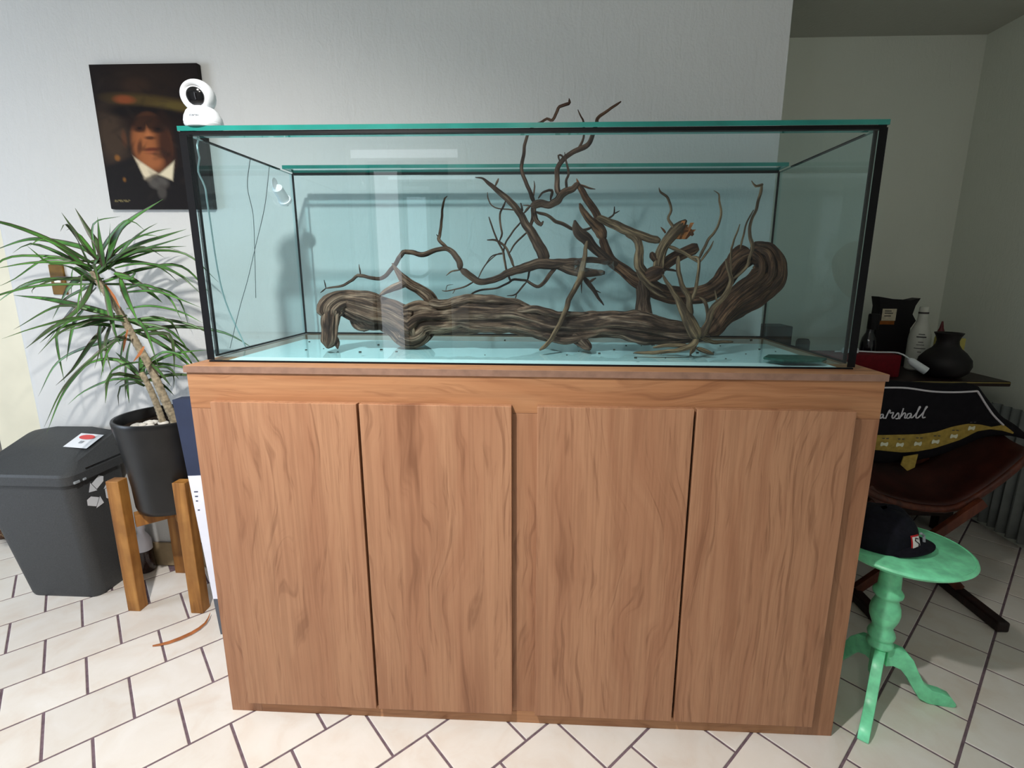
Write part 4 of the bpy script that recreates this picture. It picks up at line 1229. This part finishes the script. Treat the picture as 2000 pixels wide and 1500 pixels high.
# ------------------------------------------------------------------ carton beside the cabinet
ct = thing('flat_carton', 'tall flat carton in navy, white and grey standing between plant stand and cabinet', 'carton', (-.885, .23, 0))
LEAN = Matrix.Translation((-.885, .225, 0)) @ Matrix.Rotation(math.radians(-3.6), 4, 'Y')


def leaned(mb, name, mat, **kw):
    mb.v = [tuple(LEAN @ Vector(p)) for p in mb.v]
    return mb.build(name, mat, ct, **kw)


leaned(MB().box(-.102, .072, 0, .04, .006, .135), 'lower_panel', M['carton_grey'])
leaned(MB().box(-.102, .072, 0, .04, .1352, .553), 'middle_panel', M['carton_white'])
leaned(MB().box(-.102, .072, 0, .04, .5532, .79), 'upper_panel', M['navy'])
for k, z in enumerate((.47, .485, .50, .44)):
    leaned(MB().box(-.092, -.092 + .006 + .003 * (k % 3), -.0012, -.0002, z, z + .003), 'printed_line', M['navy'])
for z in (.775, .565):
    leaned(MB().box(-.035, -.028, -.0012, -.0002, z, z + .006), 'printed_mark', M['carton_white'])

# ------------------------------------------------------------------ recycling bin
bn = thing('recycling_bin', 'charcoal plastic bin with hinged lid and white recycling arrows beside the plant stand', 'bin', (-1.69, .475, 0))


def ring(x0, x1, y0, y1, z, r, n=5):
    P = []
    for cx_, cy_, a0 in ((x1 - r, y1 - r, 0), (x0 + r, y1 - r, 90), (x0 + r, y0 + r, 180), (x1 - r, y0 + r, 270)):
        for k in range(n + 1):
            a = math.radians(a0 + 90 * k / n)
            P.append((cx_ + r * math.cos(a), cy_ + r * math.sin(a), z if not callable(z) else z(cx_ + r * math.cos(a), cy_ + r * math.sin(a))))
    return P


def loft(rings, cap0=True, cap1=True):
    m = MB()
    n = len(rings[0])
    for r in rings:
        m.v += r
    for i in range(len(rings) - 1):
        for k in range(n):
            j = (k + 1) % n
            m.f.append([i * n + k, i * n + j, (i + 1) * n + j, (i + 1) * n + k])
            m.mi.append(0)
    if cap0:
        m.f.append(list(range(n))[::-1])
        m.mi.append(0)
    if cap1:
        m.f.append([(len(rings) - 1) * n + k for k in range(n)])
        m.mi.append(0)
    return m


loft([ring(-1.800, -1.542, .385, .560, 0, .03), ring(-1.806, -1.537, .380, .562, .012, .034), ring(-1.880, -1.532, .345, .572, .445, .036), ring(-1.886, -1.528, .341, .574, .448, .036)]).build('body', M['bin'], bn, smooth=True, angle=40)
hf = lambda x, y: .508 + .066 * max(0, min(1, (y - .37) / .20)) - .012 * ((x + 1.69) / .19) ** 2
loft([ring(-1.894, -1.520, .332, .580, .4485, .034), ring(-1.894, -1.520, .332, .580, .478, .034), ring(-1.889, -1.525, .337, .577, .486, .034),
      ring(-1.872, -1.545, .375, .574, hf, .030), ring(-1.80, -1.605, .44, .570, lambda x, y: hf(x, y) + .008, .030)]).build('lid', M['bin'], bn, smooth=True, angle=24)
# slot line and little catch on the lid's right side
MB().box(-1.5198, -1.5180, .40, .56, .486, .489).build('lid_slot', M['black_gloss'], bn)
MB().box(-1.524, -1.516, .352, .372, .449, .458).build('catch', M['grey_print'], bn, bevel=.002)
MB().box(-1.524, -1.516, .384, .396, .449, .457).build('catch', M['grey_print'], bn, bevel=.002)


def lid_pt(x, y, dz=.0):
    f = max(0, min(1, (y - .375) / .065))
    return (x, y, hf(x, y) + .008 * f + dz)


def sticker(x0, x1, y0, y1, dz, mat, name, parent, rounded=.0, par=None):
    m = MB()
    n = 10
    if rounded:
        cx_, cy_ = (x0 + x1) / 2, (y0 + y1) / 2
        m.poly([lid_pt(cx_ + (x1 - x0) / 2 * math.cos(a), cy_ + (y1 - y0) / 2 * math.sin(a), dz) for a in np.linspace(0, 2 * math.pi, 24, endpoint=False)])
    else:
        for i in range(n):
            a, b = y0 + (y1 - y0) * i / n, y0 + (y1 - y0) * (i + 1) / n
            m.poly([lid_pt(x0, a, dz), lid_pt(x1, a, dz), lid_pt(x1, b, dz), lid_pt(x0, b, dz)])
    return m.build(name, mat, parent)


s1 = sticker(-1.640, -1.555, .452, .528, .0022, M['bin_white'], 'sticker', bn)
s1['label'] = 'white sticker with a red oval'
sticker(-1.628, -1.572, .495, .520, .0034, M['bin_red'], 'sticker_oval', s1, 1)
sticker(-1.605, -1.592, .474, .487, .0034, M['grey_print'], 'sticker_mark', s1)
# three chasing arrows on the right side wall of the bin
AR = MB()
side = lambda a, z: (-1.537 + .005 * (z / .445) + .0022, .450 + a, z)
CZ = .378
for k in range(3):
    th = math.radians(90 + 120 * k)
    c, s_ = math.cos(th), math.sin(th)
    T2 = lambda p: (p[0] * c - p[1] * s_, p[0] * s_ + p[1] * c)
    P = [(-.034, -.020), (-.046, -.034), (-.036, -.053), (.002, -.053), (.002, -.020)]
    Q = [(.004, -.060), (.030, -.0375), (.004, -.015)]
    for poly in (P, Q):
        AR.poly([side(T2(p)[0] * .95, CZ + T2(p)[1] * .95) for p in poly])
o = AR.build('recycling_symbol', M['bin_white'], bn)
o['label'] = 'white three-arrow recycling symbol'

# small plant standing beyond the end of the wall
sp = thing('leafy_pot_plant', 'small leafy green plant in a mossy clay pot left of the bin', 'plant', (-2.34, .80, 0))
MB().lathe([(.06, 0), (.075, .01), (.095, .12), (.10, .13), (.09, .13), (.085, .11)], (-2.34, .80), 28).build('pot', M['terracotta'], sp, smooth=True)
rng = random.Random(3)
for k in range(26):
    a, r = rng.uniform(0, 6.28), rng.uniform(.02, .09)
    p = Vector((-2.34 + r * math.cos(a), .80 + r * math.sin(a), .11))
    q = p + Vector((math.cos(a) * .06, math.sin(a) * .06, rng.uniform(.05, .16)))
    l = leaf([tuple(p), tuple((p + q) / 2 + Vector((0, 0, .03))), tuple(q)], .045)
    l.data.materials[0] = M['moss']
    own(l, sp)
mm = MB()
for k in range(220):
    a, r = rng.uniform(0, 6.28), rng.uniform(.05, .125)
    p = Vector((-2.34 + r * math.cos(a), .80 + r * math.sin(a), rng.uniform(.02, .12)))
    mm.tube([p, p + Vector((rng.uniform(-.03, .03), rng.uniform(-.03, .03), rng.uniform(-.03, .03)))], .0015, 3)
o = mm.build('dry_moss', M['straw'], sp)
o['kind'] = 'stuff'

# ------------------------------------------------------------------ mint green pedestal table and the cap on it
GTX, GTY, GZ = .992, .090, .452
GX, GY = GTX, GTY
CAPC = (.945, .115, GZ + .006)
PATCH_AZ = math.radians(-62)
gt = thing('pedestal_table', 'small mint green pedestal table with turned column right of the cabinet', 'table', (GX, GY, 0))
sc = 1.0
o = MB()
prof = [(.0, GZ - .016), (.86, GZ - .016), (.93, GZ - .013), (.97, GZ - .008), (1.0, GZ - .003), (.985, GZ + .003), (.955, GZ + .005), (.94, GZ + .0035), (.925, GZ + .0055), (.0, GZ + .0055)]
RX, RY = .158, .148
n = 64
for r, z in prof[1:-1]:
    for i in range(n):
        a = 2 * math.pi * i / n
        o.v.append((GTX + RX * r * math.cos(a), GTY + RY * r * math.sin(a), z))
K = len(prof) - 2
for k in range(K - 1):
    for i in range(n):
        j = (i + 1) % n
        o.f.append([k * n + i, k * n + j, (k + 1) * n + j, (k + 1) * n + i])
        o.mi.append(0)
o.f += [list(range(n))[::-1], [(K - 1) * n + i for i in range(n)]]
o.mi += [0, 0]
o.build('tabletop', M['green_paint'], gt, smooth=True, angle=50)
MB().lathe([(.012, .066), (.0155, .070), (.0165, .08), (.0165, .150), (.024, .155), (.031, .160), (.032, .168), (.027, .176), (.026, .180), (.031, .186), (.033, .194), (.030, .203), (.025, .212), (.0245, .220),
            (.029, .232), (.034, .246), (.036, .262), (.034, .278), (.029, .292), (.026, .302), (.0285, .308), (.0345, .314), (.0355, .321), (.031, .328), (.0265, .334),
            (.0255, .36), (.0225, .41), (.023, .43), (.034, .436), (.034, GZ - .0165)], (GTX - .016, GTY), 36).build('column', M['green_paint'], gt, smooth=True, angle=50)
LEGP = [(.012, .155), (.035, .158), (.058, .150), (.078, .128), (.094, .095), (.112, .062), (.134, .044), (.158, .040), (.182, .030), (.196, .012), (.197, .003), (.188, 0), (.158, 0), (.130, .002), (.106, .014), (.086, .045), (.068, .075), (.050, .096), (.030, .104), (.012, .100)]
for az in (math.radians(-128), math.radians(-8), math.radians(112)):
    d = Vector((math.cos(az), math.sin(az), 0))
    w = Vector((-d.y, d.x, 0)) * .0125
    MB().prism([Vector((GTX - .010, GTY, 0)) + d * r + Vector((0, 0, z)) - w for r, z in LEGP], w * 2).build('leg', M['green_paint'], gt, smooth=True, bevel=.002, angle=30)

cp = thing('baseball_cap', 'black and navy cap with a white red-edged patch lying on the mint green table', 'cap', (CAPC[0], CAPC[1], CAPC[2]))
CX, CY, CB = CAPC
m = MB()
nr, na = 12, 40
for i in range(nr + 1):
    f = i / nr
    for k in range(na):
        a = 2 * math.pi * k / na
        r = math.cos(f * math.pi / 2 * .98) ** .62
        bulge = 1 + .05 * NZ(Vector((math.cos(a) * 2, math.sin(a) * 2, f * 3)))
        m.v.append((CX + .092 * r * bulge * math.cos(a), CY + .082 * r * bulge * math.sin(a), CB + .001 + .092 * math.sin(f * math.pi / 2) * (1 + .06 * NZ(Vector((math.cos(a) * 1.4 + 5, math.sin(a) * 1.4, 0))))))
for i in range(nr):
    for k in range(na):
        j = (k + 1) % na
        m.f.append([i * na + k, i * na + j, (i + 1) * na + j, (i + 1) * na + k])
        m.mi.append(0)
m.build('crown', M['cap'], cp, smooth=True, angle=80)
m = MB()
bd = Vector((.80, -.60, 0)).normalized()
bs = Vector((-bd.y, bd.x, 0))
for th in (0, 1):
    for i in range(9):
        for k in range(17):
            s_ = (k - 8) / 8
            f = i / 8
            reach = .066 + (.052 * math.sqrt(max(0, 1 - (s_ * .96) ** 2))) * f - .03 * (abs(s_) ** 2)
            p = Vector((CX, CY, 0)) + bd * reach + bs * s_ * .078
            m.v.append((p.x, p.y, CB + .006 + .026 * (1 - s_ * s_) - .010 * f * (1 - s_ * s_) - .0035 * th))
for th in (0, 1):
    b = th * 9 * 17
    for i in range(8):
        for k in range(16):
            m.f.append([b + i * 17 + k, b + i * 17 + k + 1, b + (i + 1) * 17 + k + 1, b + (i + 1) * 17 + k])
            m.mi.append(0)
E0 = [8 * 17 + k for k in range(17)]
for k in range(16):
    m.f.append([E0[k], E0[k + 1], E0[k + 1] + 153, E0[k] + 153])
    m.mi.append(0)
m.build('brim', M['cap'], cp, smooth=True)
# patch on the crown's near side
def cap_pt(az, f, out):
    r = math.cos(f * math.pi / 2 * .98) ** .62
    bul = 1 + .05 * NZ(Vector((math.cos(az) * 2, math.sin(az) * 2, f * 3)))
    return (CX + (.092 * r * bul + out) * math.cos(az), CY + (.082 * r * bul + out) * math.sin(az), CB + .001 + .092 * math.sin(f * math.pi / 2))


def cap_patch(a0, a1, f0, f1, out, mat, name):
    m = MB()
    N = 6
    for i in range(N):
        for k in range(N):
            A_, B_ = a0 + (a1 - a0) * i / N, a0 + (a1 - a0) * (i + 1) / N
            P_, Q_ = f0 + (f1 - f0) * k / N, f0 + (f1 - f0) * (k + 1) / N
            m.poly([cap_pt(A_, P_, out), cap_pt(B_, P_, out), cap_pt(B_, Q_, out), cap_pt(A_, Q_, out)])
    return m.build(name, mat, cp)


PA = PATCH_AZ
q = cap_patch(PA - .17, PA + .17, .10, .37, .0030, M['patch_red'], 'patch')
q['label'] = 'white patch with red border and black curl'
cap_patch(PA - .135, PA + .135, .125, .345, .0042, M['patch_white'], 'patch_field')
S_ = [(.06, .30), (-.03, .325), (-.06, .28), (.0, .245), (.07, .21), (.04, .16), (-.05, .15)]
MB().tube([cap_pt(PA + a, f, .0052) for a, f in S_], .0013, 5).build('patch_curl', M['patch_black'], cp)
MB().tube([cap_pt(PA + .30, .36, .006), cap_pt(PA + .42, .30, .010), cap_pt(PA + .40, .18, .010)], .0035, 6).build('buckle', M['grey_print'], cp)

# ------------------------------------------------------------------ dark bureau in the alcove
BZ = .72
br = thing('bureau', 'dark mahogany bureau against the alcove wall behind the chair', 'bureau', (1.39, 1.2, 0))
MB().box(.83, 1.955, .945, 1.52, BZ - .022, BZ - .001).build('top', M['mahogany'], br, bevel=.004)
MB().box(.84, 1.95, .9435, .9448, BZ - .008, BZ - .004).build('brass_strip', M['brass'], br)
MB().box(.87, 1.89, 1.02, 1.50, .08, BZ - .023).build('body', M['mahogany'], br, bevel=.003)
for k in range(3):
    for x0, x1 in ((.89, 1.37), (1.39, 1.87)):
        z0 = .10 + k * .20
        dr = MB().box(x0, x1, 1.004, 1.022, z0, z0 + .185).build('drawer', M['mahogany'], br, bevel=.003)
        MB().tube([((x0 + x1) / 2, 1.004, z0 + .10), ((x0 + x1) / 2, .985, z0 + .10)], [.008, .013], 12).build('knob', M['brass'], dr, smooth=True)
for x in (.90, 1.86):
    for y in (1.05, 1.47):
        MB().box(x - .025, x + .025, y - .025, y + .025, 0, .08).build('foot', M['mahogany'], br, bevel=.003)

o = MB().box(1.02, 1.545, 1.0, 1.12, BZ, .815).build('red_box', M['red_box'], bevel=.006, smooth=True)
tag(o, 'dark red cloth-covered box on the bureau nearest the tank', 'box')
cb = thing('adapter_cord', 'white cord with a thick white plug lying over the dark red box', 'cord', (1.45, 1.03, .817))
MB().tube([tuple(q[:3]) for q in catmull([(1.30, 1.06, .819, 0), (1.38, 1.05, .823, 0), (1.46, 1.035, .822, 0), (1.53, 1.005, .824, 0), (1.565, .983, .802, 0)], .012)], .0032, 7).build('cord', M['white_plastic'], cb, smooth=True)
MB().tube([(1.562, .985, .803), (1.572, .982, .793), (1.60, .965, .770), (1.618, .955, .757)], [.007, .015, .017, .0165], 16).build('plug', M['white_plastic'], cb, smooth=True)

kc = thing('coffee_bag', 'black paper bag with a folded ragged top and cream label behind the bottles', 'bag', (1.67, 1.30, BZ))
fx = [(1.585, 1.04), (1.60, 1.038), (1.70, 1.028), (1.735, 1.033), (1.775, 1.040)]
m = MB()
outl = [(1.585, BZ), (1.750, BZ), (1.752, .90), (1.772, .935), (1.752, .965), (1.760, 1.005), (1.778, 1.040), (1.735, 1.030), (1.66, 1.034), (1.588, 1.046), (1.600, 1.00), (1.598, .90)]
m.prism([(x, 1.275, z) for x, z in outl], (0, .06, 0))
m.build('bag', M['carton_black'], kc, bevel=.003)
lb = MB().box(1.612, 1.675, 1.2725, 1.2745, .935, .99).build('label', M['label_cream'], kc)
for z, w in ((.978, .03), (.968, .038), (.955, .03)):
    MB().box(1.622, 1.622 + w, 1.2715, 1.2725, z, z + .004).build('printed_line', M['print_dark'], lb)
MB().box(1.606, 1.672, 1.2723, 1.2745, .917, .934).build('label_strip', M['label_orange'], kc)

db = thing('dark_bottle', 'small dark bottle with a wide black cap left of the black bag', 'bottle', (1.535, 1.22, BZ))
MB().lathe([(.030, .721), (.033, .73), (.033, .83), (.028, .86), (.016, .885), (.015, .90)], (1.535, 1.22), 28).build('body', M['bottle_dark'], db, smooth=True)
MB().lathe([(.023, .9005), (.0235, .904), (.0235, .965), (.021, .97)], (1.545, 1.22), 24).build('bottle_cap', M['carton_black'], db, smooth=True)

wb_ = thing('white_bottle', 'tall white plastic bottle with faint printing and a black cap ring', 'bottle', (1.735, 1.185, BZ))
MB().lathe([(.036, .721), (.042, .728), (.043, .86), (.040, .885), (.027, .925), (.020, .945), (.019, .975)], (1.735, 1.185), 36).build('body', M['bottle_white'], wb_, smooth=True)
MB().lathe([(.0195, .9752), (.0195, .983)], (1.735, 1.185), 28).build('cap_ring', M['print_dark'], wb_, smooth=True)
MB().lathe([(.0185, .9832), (.0185, 1.002), (.016, 1.006)], (1.735, 1.185), 28).build('bottle_cap', M['bottle_white'], wb_, smooth=True)


def curved_line(cx_, cy_, r, a0, a1, z, h, mat, name, parent):
    m = MB()
    for i in range(8):
        a, b = a0 + (a1 - a0) * i / 8, a0 + (a1 - a0) * (i + 1) / 8
        m.poly([(cx_ + r * math.cos(a), cy_ + r * math.sin(a), z), (cx_ + r * math.cos(b), cy_ + r * math.sin(b), z), (cx_ + r * math.cos(b), cy_ + r * math.sin(b), z + h), (cx_ + r * math.cos(a), cy_ + r * math.sin(a), z + h)])
    return m.build(name, mat, parent)


for z, s_, h in ((.885, .28, .003), (.872, .42, .005), (.850, .22, .003), (.838, .34, .0025), (.822, .50, .003), (.806, .16, .003)):
    curved_line(1.735, 1.185, .0436 if z < .875 else .0415, -2.05 - s_, -2.05 + s_, z, h, M['print_dark'], 'printed_line', wb_)

gl = thing('glue_bottle', 'slim yellow glue bottle with a pointed red nozzle behind the black vase', 'bottle', (1.765, 1.115, BZ))
MB().lathe([(.017, .721), (.019, .726), (.019, .87), (.012, .895)], (1.800, 1.155), 22).build('body', M['glue'], gl, smooth=True)
MB().lathe([(.0125, .8955), (.0125, .903), (.008, .915), (.003, .945)], (1.800, 1.155), 18).build('nozzle', M['red_tip'], gl, smooth=True)
o = MB().box(1.82, 1.895, 1.13, 1.17, BZ, .872).build('yellow_carton', M['glue'], bevel=.003)
tag(o, 'dull yellow carton half hidden to the right behind the black vase', 'carton')

vs = MB().lathe([(.048, .7205), (.062, .724), (.085, .745), (.094, .772), (.090, .798), (.070, .825), (.050, .843), (.040, .860), (.038, .875), (.042, .890), (.050, .905), (.051, .908), (.046, .908), (.035, .89), (.033, .87)], (1.745, 1.035), 48, cap=False)
o = vs.build('vase', M['vase'], smooth=True, angle=70)
tag(o, 'round-bellied black clay vase with flared neck on the bureau', 'vase')

o = MB().box(1.0, 1.255, 1.36, 1.50, BZ, .895).build('storage_box', M['mahogany'], bevel=.004)
tag(o, 'dark brown wooden box seen through the right end of the tank', 'box')
o = MB().lathe([(.028, BZ), (.030, .728), (.030, .835), (.024, .846)], (1.265, 1.27), 24).build('black_canister', M['carton_black'], smooth=True)
tag(o, 'small black canister seen through the right pane beside the brown box', 'canister')
for x, lab in ((1.335, 'left one of two small white caps lying on the dark red box'), (1.375, 'right one of two small white caps lying on the dark red box')):
    o = MB().lathe([(.010, .8155), (.014, .818), (.0145, .830), (.010, .838)], (x, 1.045), 18).build('round_cap', M['white_plastic'], smooth=True)
    tag(o, lab, 'cap', 'white caps on the red box')

# ------------------------------------------------------------------ leather sling chair
ch = thing('sling_chair', 'low wooden folding chair with a red brown leather sling seat', 'chair', (1.40, .68, 0))
front = catmull([(1.06, .52, .52, 0), (1.13, .53, .445, 0), (1.21, .54, .392, 0), (1.31, .55, .356, 0), (1.42, .555, .338, 0), (1.50, .555, .345, 0), (1.57, .55, .40, 0), (1.64, .545, .475, 0), (1.70, .54, .555, 0)], .03)
MB().tube([tuple(q[:3]) for q in front], .0125, 10).build('front_rail', M['chair_wood'], ch, smooth=True)
back = [(q[0] + .04, .80, q[2] + .06, 0) for q in front]
MB().tube([tuple(q[:3]) for q in back], .0125, 10).build('back_rail', M['chair_wood'], ch, smooth=True)
m = MB()
nf, nk = len(front), 8
for k in range(nk + 1):
    f = k / nk
    for i in range(nf):
        p = Vector(front[i][:3]).lerp(Vector(back[i][:3]), f)
        p.z += .012 - .022 * math.sin(math.pi * f)
        m.v.append(tuple(p))
for k in range(nk):
    for i in range(nf - 1):
        m.f.append([k * nf + i, k * nf + i + 1, (k + 1) * nf + i + 1, (k + 1) * nf + i])
        m.mi.append(0)
o = m.build('sling', M['leather'], ch, smooth=True)
md = o.modifiers.new('thickness', 'SOLIDIFY')
md.thickness = .006
for y, dz in ((.535, 0), (.815, .06)):
    for (x0, z0), (x1, z1) in (((1.56, .385 + dz), (1.18, .035)), ((1.18, .42 + dz), (1.56, .035))):
        v = Vector((x1 - x0, 0, z1 - z0)).normalized()
        w = Vector((-v.z, 0, v.x)) * .016
        yy = y + (.013 if x0 < 1.3 else -.013)
        MB().prism([Vector((x0, yy - .011, z0)) - w, Vector((x1, yy - .011, z1)) - w, Vector((x1, yy - .011, z1)) + w, Vector((x0, yy - .011, z0)) + w], (0, .022, 0)).build('leg', M['chair_wood'], ch, bevel=.002)
for x in (1.18, 1.56):
    MB().box(x - .02, x + .02, .36, .87, .0, .036).build('runner', M['mahogany'], ch, bevel=.006)

# ------------------------------------------------------------------ cushion printed like a guitar amplifier
am = thing('amplifier_cushion', 'sagging black cushion printed like a guitar amplifier lying in the sling chair', 'cushion', (1.36, .72, .47))
TOPZ = [(.98, .775), (1.15, .775), (1.30, .772), (1.40, .766), (1.50, .762), (1.585, .766), (1.63, .715), (1.69, .650), (1.74, .622), (1.79, .585)]
BOTZ = [(.98, .475), (1.15, .470), (1.30, .462), (1.40, .470), (1.50, .498), (1.585, .540), (1.63, .566), (1.69, .580), (1.74, .577), (1.79, .565)]
tz = lambda x: float(np.interp(x, *zip(*TOPZ)))
bz = lambda x: float(np.interp(x, *zip(*BOTZ)))
YF = lambda x, z: .665 - .030 * max(0.0, math.sin(math.pi * min(1, max(0, (z - bz(x)) / max(1e-3, tz(x) - bz(x)))))) ** .6 * min(1, max(.1, (1.80 - x) / .25))
YBk = lambda x, z: .70 + .05 * max(0.0, math.sin(math.pi * min(1, max(0, (z - bz(x)) / max(1e-3, tz(x) - bz(x)))))) ** .6 * min(1, max(.1, (1.80 - x) / .25))
xs = list(np.linspace(.98, 1.79, 46))
m = MB()
nz = 18
for side_ in (0, 1):
    for x in xs:
        for k in range(nz + 1):
            z = bz(x) + (tz(x) - bz(x)) * k / nz
            m.v.append((x, YF(x, z) if side_ == 0 else YBk(x, z), z))
W_ = (nz + 1)
for side_ in (0, 1):
    b = side_ * len(xs) * W_
    for i in range(len(xs) - 1):
        for k in range(nz):
            m.f.append([b + i * W_ + k, b + (i + 1) * W_ + k, b + (i + 1) * W_ + k + 1, b + i * W_ + k + 1])
            m.mi.append(0)
B2 = len(xs) * W_
for i in range(len(xs) - 1):
    for k in (0, nz):
        m.f.append([i * W_ + k, (i + 1) * W_ + k, B2 + (i + 1) * W_ + k, B2 + i * W_ + k])
        m.mi.append(0)
for i in (0, len(xs) - 1):
    for k in range(nz):
        m.f.append([i * W_ + k, i * W_ + k + 1, B2 + i * W_ + k + 1, B2 + i * W_ + k])
        m.mi.append(0)
m.build('cushion_body', M['amp_black'], am, smooth=True, angle=75)
on = lambda x, z, d: (x, YF(x, z) - d, z)
pip = catmull([(1.0, .745, 0, 0), (1.15, .748, 0, 0), (1.27, .753, 0, 0), (1.34, .752, 0, 0), (1.42, .742, 0, 0), (1.50, .740, 0, 0), (1.578, .745, 0, 0)], .02) + catmull([(1.580, .744, 0, 0), (1.605, .708, 0, 0), (1.645, .660, 0, 0), (1.69, .622, 0, 0)], .015)
MB().tube([on(q[0], q[1], .002) for q in pip], .0034, 7).build('piping', M['amp_piping'], am, smooth=True)
GT = [(1.0, .585), (1.15, .583), (1.262, .582), (1.395, .588), (1.45, .598), (1.50, .618), (1.55, .630), (1.60, .626), (1.645, .616), (1.69, .624), (1.735, .594)]
GB = [(1.0, .530), (1.15, .526), (1.264, .522), (1.352, .514), (1.40, .519), (1.458, .532), (1.541, .566), (1.60, .600), (1.645, .607), (1.69, .601), (1.735, .588)]
gt_ = lambda x: float(np.interp(x, *zip(*GT)))
gb_ = lambda x: float(np.interp(x, *zip(*GB)))
m = MB()
gx = list(np.linspace(1.0, 1.735, 50))
for x in gx:
    for k in range(4):
        z = gb_(x) + (gt_(x) - gb_(x)) * k / 3
        m.v.append(on(x, z, .0030))
for i in range(len(gx) - 1):
    for k in range(3):
        m.f.append([i * 4 + k, (i + 1) * 4 + k, (i + 1) * 4 + k + 1, i * 4 + k + 1])
        m.mi.append(0)
gp = m.build('control_panel', M['amp_gold'], am, smooth=True)
for x, z in ((1.10, .548), (1.16, .548), (1.218, .547), (1.278, .547), (1.333, .546), (1.395, .551), (1.455, .560), (1.514, .582), (1.570, .613)):
    P = [on(x + .0135 * math.cos(a), z + .0085 * math.sin(a) + .004 * math.sin(3 * a), .0048) for a in np.linspace(0, 2 * math.pi, 14, endpoint=False)]
    MB().poly(P).build('knob', M['amp_knob'], gp)
    m = MB()
    for dx in (-.012, .002):
        m.poly([on(x + dx, z + .021, .0048), on(x + dx + .009, z + .021, .0048), on(x + dx + .009, z + .0245, .0048), on(x + dx, z + .0245, .0048)])
    m.build('knob_legend', M['print_dark'], gp)
o = MB().prism([(1.352, .632, .502), (1.400, .632, .512), (1.396, .632, .462), (1.372, .632, .448), (1.346, .632, .470)], (0, .004, 0)).build('yellow_tab', M['amp_gold'], am)
o['label'] = 'dull yellow tab hanging below the gold band'
# script lettering, drawn as strokes
STR = [[(-20, 505), (0, 360), (8, 352), (20, 470), (48, 352), (60, 352), (60, 505)],
       [(112, 440), (84, 446), (78, 500), (110, 480), (118, 440), (120, 495), (140, 495)],
       [(152, 505), (190, 392), (204, 385), (206, 428), (250, 418), (236, 480), (250, 503), (268, 490)],
       [(262, 500), (312, 425), (326, 470), (318, 508), (288, 508)],
       [(330, 505), (344, 500), (380, 360)], [(356, 480), (392, 430), (412, 440), (404, 500), (424, 500)],
       [(486, 438), (446, 444), (432, 498), (462, 504), (490, 450), (486, 500), (512, 496)],
       [(510, 498), (556, 436), (590, 372), (602, 350), (590, 344), (570, 400), (554, 478), (562, 506), (584, 502)],
       [(584, 502), (636, 440), (676, 372), (692, 350), (680, 344), (658, 400), (640, 478), (648, 506), (678, 496)]]


def st_pt(px, py):
    x = 1.264 + (px - 147) / (713 - 147) * (1.411 - 1.264)
    z = .644 + (505 - py) / 160 * .040 + (px - 147) / 566 * .006
    return on(x, z, .0045)


m = MB()
for s_ in STR:
    R = catmull([(a, b, 0, 0) for a, b in s_], 14)
    m.tube([st_pt(q[0], q[1]) for q in R], .0022, 6)
o = m.build('script_lettering', M['amp_piping'], am)

# pale pleated cloth at the foot of the right wall
m = MB()
n = 60
for i in range(n + 1):
    f = i / n
    y = .80 + .34 * f
    off = .018 * math.sin(f * 2 * math.pi * 7) + .004 * math.sin(f * 31)
    for k, z in enumerate((.03, .16, .3, .45, .58)):
        m.v.append((XR - .030 + off * (1 - .12 * k), y, z + .004))
for i in range(n):
    for k in range(4):
        m.f.append([i * 5 + k, (i + 1) * 5 + k, (i + 1) * 5 + k + 1, i * 5 + k + 1])
        m.mi.append(0)
o = m.build('pleated_cloth', M['pale_cloth'], smooth=True)
md = o.modifiers.new('thickness', 'SOLIDIFY')
md.thickness = .003
tag(o, 'pale grey pleated cloth hanging low on the wall right of the chair', 'cloth')
